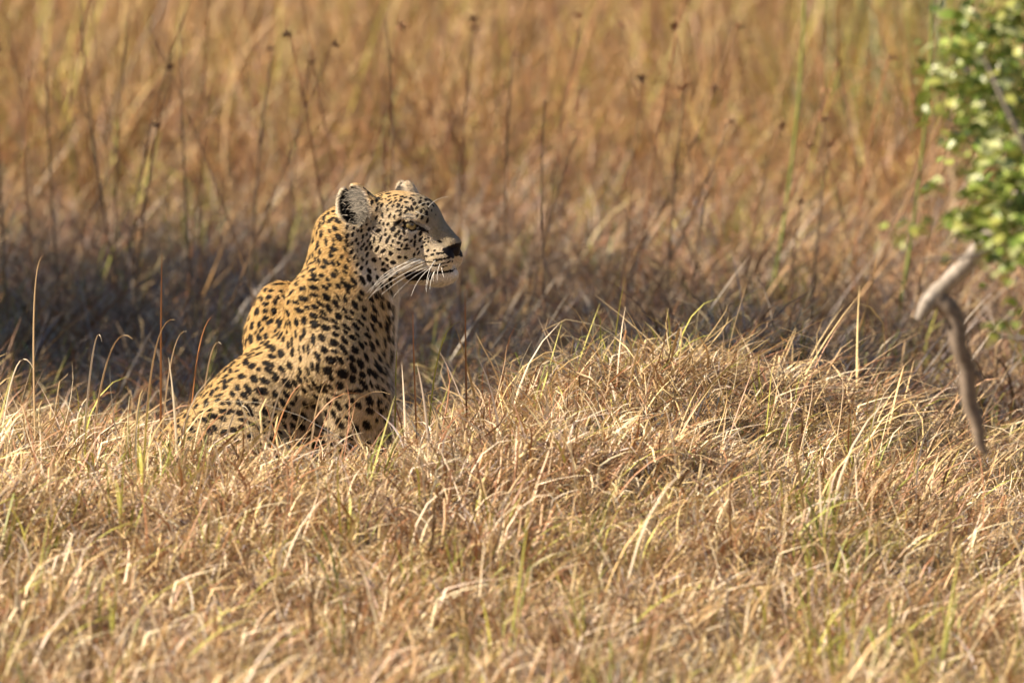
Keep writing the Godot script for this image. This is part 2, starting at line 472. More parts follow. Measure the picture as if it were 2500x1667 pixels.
# tall dry stems behind the leopard: foot x, tip x, depth, tip height, sideways bow, tone, where it is
func make_stalks() -> void:
	var rng := RandomNumberGenerator.new()
	rng.seed = 31
	var m := coloured(0.7, 0.15)
	var dry := Color(0.40, 0.24, 0.115)
	var dark := Color(0.22, 0.15, 0.09)
	var red := Color(0.42, 0.20, 0.09)
	var green := Color(0.27, 0.36, 0.07)
	var list := [
		[-0.14, -0.10, -5.0, 0.84, 0.02, dry, 1, "pale stem with a small seed head, just above the far ear's left"],
		[-0.02, 0.00, -5.0, 0.74, 0.01, dark, 1, "thin dark upright stem above the leopard's far ear"],
		[0.07, 0.19, -5.4, 0.82, 0.02, dry, 1, "slanting stem with a single round dark seed head near the top middle"],
		[0.29, 0.34, -4.6, 0.71, 0.01, dry, 1, "straight pale stem ending in a reddish bud, right of the leopard's nose"],
		[0.33, 0.465, -5.2, 0.88, 0.02, red, 1, "long tan stem whose rusty seed head reaches the top of the picture"],
		[0.20, 0.60, -5.0, 0.82, -0.06, dry, 2, "long diagonal stem with two rusty buds crossing the upper right"],
		[0.40, 0.45, -4.4, 0.69, 0.01, dark, 1, "dark thin stem with a bud between two paler diagonals"],
		[0.28, 0.57, -4.6, 0.59, -0.04, dark, 1, "dark bowed stem leaning right with a black seed head"],
		[0.57, 0.30, -5.6, 0.78, 0.05, dry, 1, "stem leaning to the left against its neighbours, seed head at its tip"],
		[0.60, 0.71, -4.8, 0.57, 0.02, dry, 1, "short leaning stem with a dark round bud in the right half"],
		[0.72, 0.82, -4.6, 0.67, 0.02, dry, 3, "branching tan stem with three buds at its top"],
		[0.55, 0.87, -5.0, 0.72, -0.05, red, 2, "reddish diagonal stem with a pale frayed seed head"],
		[0.78, 0.83, -4.4, 0.55, 0.01, dark, 1, "short dark stem with a spiky head near the shrub"],
		[0.45, 0.51, -4.2, 0.45, 0.01, dark, 1, "low dark stem with a dry bud above the grass mound"],
		[0.70, 0.80, -5.8, 0.90, -0.03, green, 0, "tall fresh green stem curving up among dry ones"],
		[1.02, 1.12, -5.0, 0.92, -0.03, green, 0, "bright green upright blade beside the shrub's leaves"],
		[0.85, 1.15, -4.6, 0.64, -0.03, dry, 0, "long pale diagonal stalk that runs towards the shrub"],
		[1.03, 1.14, -4.2, 0.60, 0.01, dry, 0, "pale stalk leaning right just below the shrub's leaves"],
		[0.92, 1.02, -5.4, 0.70, 0.03, red, 1, "thin red stem with a small bud left of the shrub"],
		[-1.02, -1.15, -5.0, 0.92, 0.03, dark, 0, "dark forked looking stem that reaches the top left"],
		[-1.06, -0.86, -5.2, 0.89, 0.04, dark, 0, "long dark diagonal stem leaning right at the upper left"],
		[-1.00, -0.90, -4.8, 0.72, 0.03, dark, 2, "dark stem with two buds bent to the right at upper left"],
		[-0.70, -0.64, -5.0, 0.75, 0.02, dark, 1, "dark brown stem with a drooping seed head above the leopard's back"],
		[-0.84, -0.88, -4.8, 0.80, 0.01, dark, 0, "upright grey stem between two darker slanting ones"],
		[-0.45, -0.58, -4.4, 0.83, -0.02, red, 2, "long red stem leaning left above the leopard's near ear"],
		[-1.20, -1.24, -5.0, 0.74, 0.01, dark, 0, "straight dark stem close to the left edge"],
		[-1.08, -1.04, -5.6, 0.83, 0.02, dry, 0, "thin dry stem crossing the dark ones at the upper left"],
		[-1.32, -1.36, -4.6, 0.78, 0.01, dark, 1, "darkest stem at the very left edge"],
		[-0.62, -0.55, -5.8, 0.68, 0.02, dry, 1, "short dry stem half hidden behind the dark drooping one"],
		[-0.36, -0.30, -5.4, 0.80, 0.02, red, 1, "reddish upright stem behind the leopard's crown"]]
	var said := {}
	var tones := [dry, dark, red]
	var hues := ["straw coloured", "dark brown", "reddish"]
	for k in 400:
		var x: float = rng.randf_range(-1.5, 1.3)
		var z: float = rng.randf_range(-8.5, -3.6)
		var lean: float = rng.randfn() * 0.2
		var tone: int = [0, 2, 0, 1][k % 4]
		var head_too: int = 1 if k % 4 == 0 else 0
		# where among the animal, the mound and the shrub it is seen
		var across: float = (x + lean * 0.5) * 25.25 / (25.25 - z)
		var place: String = "at the left edge of the grass" if across < -0.9 else "above the leopard's back" if across < -0.5 else "behind the leopard's head" if across < -0.09 else "right of the leopard's nose" if across < 0.22 else "above the grass mound" if across < 0.6 else "left of the shrub"
		var label: String = "thin %s stem %s, %s, %s" % [hues[tone], "leaning left" if lean < -0.06 else "leaning right" if lean > 0.06 else "standing upright", "with seed head" if head_too else "without seed head", place]
		if said.has(label) or said.size() >= 40:
			continue
		said[label] = true
		list.append([x, x + lean, z, rng.randf_range(0.45, 0.95), rng.randf_range(-0.05, 0.05), tones[tone], head_too, label])
	for e in list:
		var at := Vector3(e[0], height_at(e[0], e[2]) - 0.02, e[2])
		var t := thing("dry_stem", e[7], "stem", at, "tall stems standing behind the leopard" if not said.has(e[7]) else "thin stems lost among the blurred grass")
		var tip := Vector3(e[1] - e[0], e[3] + 0.02 - height_at(e[0], e[2]), rng.randf_range(-0.1, 0.1))
		var lost: bool = said.has(e[7])
		var pts := curve3(Vector3.ZERO, tip * 0.5 + Vector3(-e[4] * 1.5, 0.04, 0), tip, 9)
		var radii := PackedFloat32Array()
		for k in 10:
			radii.append(lerpf(0.0038, 0.0022, k / 9.0) * (1.3 if e[5] == green else 0.75 if lost else 1.0))
		part("stalk", tube(pts, radii, e[5], 5, 0.3), m, t)
		for b in int(e[6]):
			var a: Vector3 = pts[9 - b * 2] if b > 0 else tip
			var v := SurfaceTool.new()
			var mesh := bud(rng)
			var o := part("seed_head", mesh, m, t)
			o.position = a + Vector3(rng.randf_range(-0.006, 0.012), rng.randf_range(-0.004, 0.004), 0)
			o.rotation = Vector3(rng.randf_range(-0.5, 0.5), rng.randf() * 6.0, rng.randf_range(-0.6, 0.6))


# a dry seed head: a knot of pointed bracts
func bud(rng: RandomNumberGenerator) -> ArrayMesh:
	var v := PackedVector3Array()
	var n := PackedVector3Array()
	var c := PackedColorArray()
	var idx := PackedInt32Array()
	for k in 14:
		var d := Vector3(rng.randf_range(-1, 1), rng.randf_range(-0.6, 1.3), rng.randf_range(-1, 1)).normalized()
		var s: Vector3 = d.cross(Vector3(0.3, 0.2, 1)).normalized()
		var u: Vector3 = s.cross(d)
		var l: float = rng.randf_range(0.010, 0.022)
		var col: Color = Color(0.40, 0.23, 0.12) * rng.randf_range(0.6, 1.5)
		var i: int = v.size()
		for q in [Vector3.ZERO, d * l * 0.4 + s * 0.0045, d * l * 0.4 - s * 0.0045, d * l, d * l * 0.4 + u * 0.003]:
			v.append(q)
			n.append((d + u * 0.5).normalized())
			c.append(Color(col.r, col.g, col.b))
		idx.append_array([i, i + 1, i + 4, i, i + 4, i + 2, i + 1, i + 3, i + 4, i + 4, i + 3, i + 2])
	return to_mesh(v, PackedVector3Array(), c, idx)


# one leaf: folded along its midrib and slightly curled
func leaf_mesh(rng: RandomNumberGenerator, tone: Color) -> ArrayMesh:
	var v := PackedVector3Array()
	var c := PackedColorArray()
	var idx := PackedInt32Array()
	var l: float = rng.randf_range(0.020, 0.034)
	var w: float = l * rng.randf_range(0.26, 0.36)
	var fold: float = rng.randf_range(0.1, 0.4)
	for k in 6:
		var t: float = k / 5.0
		var half: float = w * sin(PI * pow(t, 0.8)) + 0.0006
		var y: float = -0.25 * l * t * t
		v.append(Vector3(t * l, y + half * fold, -half)); v.append(Vector3(t * l, y, 0)); v.append(Vector3(t * l, y + half * fold, half))
		c.append(tone); c.append(Color(tone.r * 1.2, tone.g * 1.15, tone.b * 1.2)); c.append(tone)
		if k > 0:
			var q: int = k * 3
			idx.append_array([q - 3, q, q - 2, q - 2, q, q + 1, q - 2, q + 1, q - 1, q - 1, q + 1, q + 2])
	var n := PackedVector3Array()
	n.resize(v.size())
	for k in range(0, idx.size(), 3):
		var f: Vector3 = (v[idx[k + 2]] - v[idx[k]]).cross(v[idx[k + 1]] - v[idx[k]])
		for e in 3:
			n[idx[k + e]] += f
	for k in n.size():
		n[k] = n[k].normalized()
	return to_mesh(v, n, c, idx)


# a shrub: limbs given by the caller, leaves in clusters round the ends of its twigs
func make_shrub(label: String, at: Vector3, limbs: Array, clusters: Array, single_leaves: int, seed_: int, size := 1.0) -> void:
	var rng := RandomNumberGenerator.new()
	rng.seed = seed_
	var root := thing("shrub", label, "shrub", at)
	var bark := coloured(0.85)
	for l in limbs:
		var pts := PackedVector3Array()
		var radii := PackedFloat32Array()
		var from: Array = l[1]
		var curve := Curve3D.new()
		for q in from:
			curve.add_point(q[0])
		for k in from.size():
			var a: Vector3 = from[maxi(k - 1, 0)][0]
			var b: Vector3 = from[mini(k + 1, from.size() - 1)][0]
			curve.set_point_in(k, (a - b) * 0.16)
			curve.set_point_out(k, (b - a) * 0.16)
		var steps: int = (from.size() - 1) * 9
		for k in steps + 1:
			var f: float = float(k) / 9.0
			var i: int = mini(int(f), from.size() - 2)
			pts.append(curve.samplef(f))
			radii.append(lerpf(from[i][1], from[i + 1][1], f - i))
		part(l[0], tube(pts, radii, l[2], 14, 0.5), bark, root)
	var tones := [Color(0.16, 0.24, 0.04), Color(0.25, 0.33, 0.07), Color(0.37, 0.42, 0.19), Color(0.11, 0.17, 0.03), Color(0.30, 0.33, 0.08)]
	var kinds: Array[ArrayMesh] = []
	for k in 10:
		kinds.append(leaf_mesh(rng, tones[k % 5]))
	var green := coloured(0.36, 0.5)
	var places := []
	for q in clusters:
		for k in int(q[2]):
			var d: Vector3 = Vector3(rng.randfn(), rng.randfn(), rng.randfn()) * q[1] * 0.6
			places.append(q[0] + d)
	var mm := MultiMesh.new()
	var rest := []
	for i in places.size():
		var b := Basis.from_euler(Vector3(rng.randf_range(-0.9, 0.9), rng.randf() * TAU, rng.randf_range(-0.9, 0.7))).scaled(Vector3.ONE * size * rng.randf_range(0.75, 1.25))
		if i < single_leaves:
			var o := part("leaf", kinds[rng.randi() % 10], green, root)
			o.transform = Transform3D(b, places[i])
		else:
			rest.append(Transform3D(b, places[i]))
	for g in 5:
		var mine := []
		for i in rest.size():
			if i % 5 == g:
				mine.append(rest[i])
		if mine.size() == 0:
			continue
		mm = MultiMesh.new()
		mm.transform_format = MultiMesh.TRANSFORM_3D
		mm.mesh = kinds[g]
		mm.instance_count = mine.size()
		for i in mine.size():
			mm.set_instance_transform(i, mine[i])
		var o := MultiMeshInstance3D.new()
		o.name = "foliage"
		o.multimesh = mm
		o.material_override = green
		o.set_meta("kind", "stuff")
		root.add_child(o, true)


func make_shrubs() -> void:
	var rng := RandomNumberGenerator.new()
	rng.seed = 8
	var wood := Color(0.33, 0.295, 0.255)
	var wood2 := Color(0.20, 0.16, 0.125)
	var clusters := []
	# leaves that hang into the picture come first: they are built one by one
	for q in [[0.92, 1.33, 0.08, 34], [0.88, 1.24, 0.07, 28], [0.95, 1.22, 0.07, 30], [0.89, 1.14, 0.06, 24], [0.97, 1.12, 0.07, 30], [0.93, 1.06, 0.055, 20], [0.98, 1.02, 0.05, 20], [0.91, 0.965, 0.045, 24], [0.97, 0.94, 0.05, 24],
			[0.88, 1.36, 0.06, 20], [0.94, 0.905, 0.03, 10], [0.80, 0.985, 0.022, 9], [0.765, 0.965, 0.02, 8], [0.725, 0.955, 0.018, 8], [0.875, 0.94, 0.03, 16], [0.93, 0.75, 0.025, 9], [0.985, 0.76, 0.02, 5]]:
		clusters.append([Vector3(q[0] * 0.968 - 1.35, 0.806 + (q[1] - 0.73) * 0.968, 0.7 + rng.randf_range(-0.4, 0.3)), q[2], q[3]])
	var first: int = clusters.size()
	for k in 9:
		clusters.append([clusters[k][0], clusters[k][1] * 1.15, clusters[k][2] * 4])
	for k in 60:
		clusters.append([Vector3(rng.randf_range(-0.35, 0.75), rng.randf_range(0.75, 1.6), rng.randf_range(-0.5, 0.5)), 0.13, 32])
	make_shrub("leafy green shrub with a crooked dead grey branch hanging below its leaves", Vector3(1.35, height_at(1.35, 3.6), 3.6), [
		["trunk", [[Vector3(0.15, -0.05, 0), 0.05], [Vector3(0.1, 0.4, 0), 0.045], [Vector3(-0.05, 0.75, 0), 0.035], [Vector3(-0.1, 1.15, 0.05), 0.02], [Vector3(-0.15, 1.5, 0.1), 0.008]], wood],
		["limb", [[Vector3(-0.0, 0.7, 0), 0.03], [Vector3(0.25, 0.95, -0.1), 0.022], [Vector3(0.45, 1.35, -0.1), 0.008]], wood],
		["dead_branch", [[Vector3(-0.05, 1.02, 0), 0.026], [Vector3(-0.34, 1.03, 0), 0.020], [Vector3(-0.433, 0.948, 0.01), 0.0182], [Vector3(-0.485, 0.885, 0.0), 0.0168], [Vector3(-0.532, 0.838, -0.01), 0.0172], [Vector3(-0.556, 0.812, 0), 0.0165], [Vector3(-0.572, 0.784, 0), 0.008]], wood],
		["dead_branch", [[Vector3(-0.542, 0.827, -0.006), 0.0165], [Vector3(-0.528, 0.817, -0.003), 0.0175], [Vector3(-0.513, 0.803, 0.0), 0.0172], [Vector3(-0.503, 0.782, 0.0), 0.0185], [Vector3(-0.496, 0.735, 0.005), 0.0158], [Vector3(-0.480, 0.69, 0.0), 0.0170], [Vector3(-0.476, 0.63, 0.0), 0.0145], [Vector3(-0.460, 0.585, 0), 0.0138], [Vector3(-0.454, 0.545, 0.0), 0.0095], [Vector3(-0.440, 0.525, 0.0), 0.002]], wood2],
		["twig", [[Vector3(-0.49, 0.70, 0.0), 0.006], [Vector3(-0.455, 0.675, 0.01), 0.004], [Vector3(-0.44, 0.64, 0.02), 0.0015]], wood2],
		["twig", [[Vector3(-0.1, 0.9, 0.5), 0.009], [Vector3(-0.36, 1.1, 1.1), 0.005], [Vector3(-0.50, 1.36, 1.15), 0.0025]], wood],
		["twig", [[Vector3(-0.2, 0.86, 0.0), 0.012], [Vector3(-0.33, 1.08, 0.02), 0.008], [Vector3(-0.46, 1.25, 0.05), 0.004]], wood],
		["twig", [[Vector3(-0.34, 1.03, 0.6), 0.006], [Vector3(-0.5, 0.99, 1.0), 0.004], [Vector3(-0.62, 0.985, 1.1), 0.002]], wood],
		["twig", [[Vector3(-0.1, 1.0, 0.0), 0.012], [Vector3(-0.32, 1.1, -0.05), 0.008], [Vector3(-0.52, 1.3, -0.05), 0.004]], wood],
		["twig", [[Vector3(-0.05, 0.7, 0.0), 0.008], [Vector3(-0.3, 0.74, 0.0), 0.005], [Vector3(-0.42, 0.75, 0.0), 0.003]], wood]], clusters, 290, 21)
	# a tree and a bush off to the left; the shade they cast lies across the hollow behind the leopard
	for t in [["leafy tree off to the left that shades the hollow behind the leopard", -3.4, -2.6, 2.6, 50,
				[[-1.0, -4.0, 0.5, 5.0], [-1.4, -5.4, 0.6, 5.0], [-0.7, -5.2, 0.5, 4.5], [-1.1, -6.8, 0.6, 4.0], [-0.2, -3.6, 0.5, 3.0], [0.25, -4.2, 0.5, 2.5], [0.8, -2.7, 0.45, 3.0], [1.15, -2.4, 0.35, 3.5], [0.6, -5.2, 0.6, 1.6], [-0.2, -6.0, 0.7, 2.5], [1.2, -3.8, 0.5, 1.8], [-0.5, -7.6, 0.7, 2.5], [-0.3, -2.7, 0.4, 2.0], [-1.5, -8.2, 0.6, 3.0], [0.5, -2.2, 0.35, 4.0], [0.85, -2.0, 0.3, 3.5], [0.1, -3.0, 0.4, 3.5], [0.6, -3.6, 0.45, 3.0], [1.0, -4.4, 0.5, 3.0], [0.2, -5.0, 0.5, 3.0], [-0.4, -4.4, 0.45, 3.0], [-1.0, -5.0, 0.5, 3.0], [-0.6, -6.2, 0.5, 4.0], [0.0, -6.4, 0.5, 3.0], [-1.3, -7.2, 0.6, 4.0], [0.6, -5.8, 0.5, 2.5], [-0.3, -7.4, 0.6, 2.0], [1.1, -5.4, 0.4, 2.0]]],
			["dense low bush off to the left of the shaded hollow", -2.5, -4.2, 0.9, 51, [[-1.2, -4.4, 0.45, 5.0], [-1.35, -3.4, 0.3, 3.0], [-1.3, -5.6, 0.4, 4.0]]]]:
		var cl := []
		var limbs := [["trunk", [[Vector3(0, -0.05, 0), 0.07], [Vector3(0.05, t[3] * 0.5, 0.05), 0.05], [Vector3(-0.05, t[3], 0.1), 0.025]], wood]]
		var foot := Vector3(t[1], height_at(t[1], t[2]), t[2])
		for q in t[5]:
			# each bough hangs up the sun's path from the patch of ground that it shades
			var h: float = maxf(t[3] * rng.randf_range(0.85, 1.15), (q[0] + 2.1 + q[2]) / 1.48)
			var bough: Vector3 = Vector3(q[0] - 1.48 * h, h, q[1] + 0.16 * h) - foot
			limbs.append(["limb", [[Vector3(0.02, t[3] * 0.4, 0.05), 0.035], [bough * 0.6 + Vector3(0, 0.3, 0), 0.022], [bough, 0.008]], wood])
			for k in int(q[3] * 5.5):
				var d: Vector3 = Vector3(rng.randfn(), rng.randfn() * 0.7, rng.randfn()) * q[2] * 0.55
				cl.append([bough + d, 0.16, 46])
		make_shrub(t[0], foot, limbs, cl, 0, t[4], 2.0)


# ------------------------------------------------------------------ the leopard's shape as a distance field
# lx, ly: metres right of and above the middle of its seat; z towards the camera
var kind := PackedInt32Array()        # 0 tapered capsule, 1 ellipsoid; +2 carved out
var pa := PackedVector3Array()
var pb := PackedVector3Array()
var pr := PackedFloat32Array()
var pd := PackedFloat32Array()
var pi_ := PackedFloat32Array()
var pk := PackedFloat32Array()
var pm: Array[Basis] = []
var head := Transform3D(Basis(Vector3(0.906, 0, 0.423), Vector3.UP, Vector3(-0.423, 0, 0.906)), Vector3(0.1, 0.645, 0.0))
var head_back: Transform3D


func cap(a: Vector3, b: Vector3, ra: float, rb: float, k := 0.05, cut := false) -> void:
	kind.append(2 if cut else 0)
	pa.append(a); pb.append(b - a)
	pr.append(ra); pd.append(rb - ra)
	pi_.append(1.0 / maxf((b - a).length_squared(), 1e-9))
	pk.append(k); pm.append(Basis())


func egg(at: Vector3, r: Vector3, turned := Basis(), k := 0.05, cut := false) -> void:
	kind.append(3 if cut else 1)
	pa.append(at); pb.append(Vector3.ZERO)
	pr.append(minf(r.x, minf(r.y, r.z))); pd.append(0.0); pi_.append(0.0)
	pk.append(k)
	pm.append(Basis.from_scale(Vector3.ONE / r) * turned.inverse())


# the same in the head's own axes, in millimetres: x to the nose, y up, z to the right ear
func hcap(a: Vector3, b: Vector3, ra: float, rb: float, k := 15.0, cut := false) -> void:
	cap(head * (a * 0.001), head * (b * 0.001), ra * 0.001, rb * 0.001, k * 0.001, cut)


func hegg(at: Vector3, r: Vector3, k := 15.0, cut := false, turned := Basis()) -> void:
	egg(head * (at * 0.001), r * 0.001, head.basis * turned, k * 0.001, cut)


func single(i: int, p: Vector3) -> float:
	var q: Vector3 = p - pa[i]
	if kind[i] & 1:
		q = pm[i] * q
		var l: float = q.length()
		return l * (l - 1.0) / maxf((q * pm[i]).length(), 1e-6)
	var h: float = clampf(q.dot(pb[i]) * pi_[i], 0.0, 1.0)
	return (q - pb[i] * h).length() - pr[i] - pd[i] * h


func field(p: Vector3, use: PackedInt32Array) -> float:
	var d := 1.0
	for i in use:
		var e: float = single(i, p)
		var k: float = pk[i]
		if kind[i] < 2:
			var h: float = maxf(k - absf(d - e), 0.0) / k
			d = minf(d, e) - h * h * k * 0.25
		else:
			e = -e
			var h: float = maxf(k - absf(d - e), 0.0) / k
			d = maxf(d, e) + h * h * k * 0.25
	return d


# surface nets over the cells near the surface
func skin(lo: Vector3, hi: Vector3, cell: float, v: PackedVector3Array, quads: PackedInt32Array, hole: AABB) -> void:
	var all := PackedInt32Array(range(kind.size()))
	const B := 8
	var step: float = cell * B
	var reach: float = step * 0.87
	var nx: int = ceili((hi.x - lo.x) / step)
	var ny: int = ceili((hi.y - lo.y) / step)
	var nz: int = ceili((hi.z - lo.z) / step)
	var at := {}
	var edges := PackedInt32Array()
	var vals := PackedFloat32Array()
	vals.resize((B + 1) * (B + 1) * (B + 1))
	var sx: int = nx * B + 2
	var sy: int = ny * B + 2
	for bz in nz:
		for by in ny:
			for bx in nx:
				var base: Vector3 = lo + Vector3(bx, by, bz) * step
				var mid: Vector3 = base + Vector3.ONE * step * 0.5
				if hole.grow(-reach * 1.2 - cell * 2.0).has_point(mid):
					continue
				if absf(field(mid, all)) > reach * 1.3:
					continue
				var use := PackedInt32Array()
				for i in all:
					if single(i, mid) < reach * 1.4 + pk[i]:
						use.append(i)
				var j := 0
				for z in B + 1:
					for y in B + 1:
						for x in B + 1:
							vals[j] = field(base + Vector3(x, y, z) * cell, use)
							j += 1
				for z in B:
					for y in B:
						for x in B:
							j = x + y * 9 + z * 81
							var c0 := vals[j]; var c1 := vals[j + 1]; var c2 := vals[j + 9]; var c3 := vals[j + 10]
							var c4 := vals[j + 81]; var c5 := vals[j + 82]; var c6 := vals[j + 90]; var c7 := vals[j + 91]
							var s: int = int(c0 < 0) + int(c1 < 0) + int(c2 < 0) + int(c3 < 0) + int(c4 < 0) + int(c5 < 0) + int(c6 < 0) + int(c7 < 0)
							if s == 0 or s == 8:
								continue
							var sum := Vector3.ZERO
							var num := 0
							if (c0 < 0) != (c1 < 0): sum += Vector3(c0 / (c0 - c1), 0, 0); num += 1
							if (c2 < 0) != (c3 < 0): sum += Vector3(c2 / (c2 - c3), 1, 0); num += 1
							if (c4 < 0) != (c5 < 0): sum += Vector3(c4 / (c4 - c5), 0, 1); num += 1
							if (c6 < 0) != (c7 < 0): sum += Vector3(c6 / (c6 - c7), 1, 1); num += 1
							if (c0 < 0) != (c2 < 0): sum += Vector3(0, c0 / (c0 - c2), 0); num += 1
							if (c1 < 0) != (c3 < 0): sum += Vector3(1, c1 / (c1 - c3), 0); num += 1
							if (c4 < 0) != (c6 < 0): sum += Vector3(0, c4 / (c4 - c6), 1); num += 1
							if (c5 < 0) != (c7 < 0): sum += Vector3(1, c5 / (c5 - c7), 1); num += 1
							if (c0 < 0) != (c4 < 0): sum += Vector3(0, 0, c0 / (c0 - c4)); num += 1
							if (c1 < 0) != (c5 < 0): sum += Vector3(1, 0, c1 / (c1 - c5)); num += 1
							if (c2 < 0) != (c6 < 0): sum += Vector3(0, 1, c2 / (c2 - c6)); num += 1
							if (c3 < 0) != (c7 < 0): sum += Vector3(1, 1, c3 / (c3 - c7)); num += 1
							var here: Vector3 = base + (Vector3(x, y, z) + sum / num) * cell
							if hole.has_point(here):
								continue
							var key: int = (bx * B + x) + sx * ((by * B + y) + sy * (bz * B + z))
							at[key] = v.size()
							v.append(here)
							if (c0 < 0) != (c1 < 0): edges.append_array([key, 0, int(c0 < 0)])
							if (c0 < 0) != (c2 < 0): edges.append_array([key, 1, int(c0 < 0)])
							if (c0 < 0) != (c4 < 0): edges.append_array([key, 2, int(c0 < 0)])
	var jump := [1, sx, sx * sy]
	for e in range(0, edges.size(), 3):
		var k: int = edges[e]
		var u: int = jump[(edges[e + 1] + 1) % 3]
		var w: int = jump[(edges[e + 1] + 2) % 3]
		var a: int = at.get(k, -1)
		var b: int = at.get(k - u, -1)
		var c: int = at.get(k - u - w, -1)
		var d: int = at.get(k - w, -1)
		if mini(mini(a, b), mini(c, d)) < 0:
			continue
		if edges[e + 2]:
			quads.append_array([a, d, c, b])
		else:
			quads.append_array([a, b, c, d])


# where a line of sight across the animal's side first meets it
func meet(lx: float, ly: float) -> Vector3:
	var all := PackedInt32Array(range(kind.size()))
	var dir := Vector3(0, -sin(DOWN), -cos(DOWN))
	var p: Vector3 = Vector3(lx, ly, 0) - dir * 0.3
	for s in 60:
		var d: float = field(p, all)
		if d < 0.0006:
			return p
		p += dir * maxf(d * 0.8, 0.0005)
		if p.z < -0.3:
			break
	return Vector3(9, 9, 9)


func slope(p: Vector3) -> Vector3:
	var all := PackedInt32Array(range(kind.size()))
	var e := 0.003
	return Vector3(field(p + Vector3(e, 0, 0), all) - field(p - Vector3(e, 0, 0), all), field(p + Vector3(0, e, 0), all) - field(p - Vector3(0, e, 0), all), field(p + Vector3(0, 0, e), all) - field(p - Vector3(0, 0, e), all)).normalized()


# ------------------------------------------------------------------ coat
var spots: Array = []            # [centre, long axis, short axis, half length, half width]
var spot_at := {}
const NET := 0.03


func add_spot(p: Vector3, n: Vector3, along: Vector3, la: float, lb: float) -> void:
	var a: Vector3 = (along - n * along.dot(n)).normalized()
	var i: int = spots.size()
	spots.append([p, a, n.cross(a), la, lb])
	var r: float = maxf(la, lb) * 1.3
	var lo := Vector3i(((p - Vector3.ONE * r) / NET).floor())
	var hi := Vector3i(((p + Vector3.ONE * r) / NET).floor())
	for x in range(lo.x, hi.x + 1):
		for y in range(lo.y, hi.y + 1):
			for z in range(lo.z, hi.z + 1):
				var k := Vector3i(x, y, z)
				if not spot_at.has(k):
					spot_at[k] = PackedInt32Array()
				var list: PackedInt32Array = spot_at[k]
				list.append(i)
				spot_at[k] = list


func spotted(p: Vector3, grow := 1.0) -> float:
	var k := Vector3i((p / NET).floor())
	if not spot_at.has(k):
		return 9.0
	var best := 9.0
	for i in spot_at[k]:
		var s: Array = spots[i]
		var d: Vector3 = p - s[0]
		var x: float = d.dot(s[1]) / s[3]
		var y: float = d.dot(s[2]) / s[4]
		best = minf(best, sqrt(x * x + y * y) / grow)
	return best


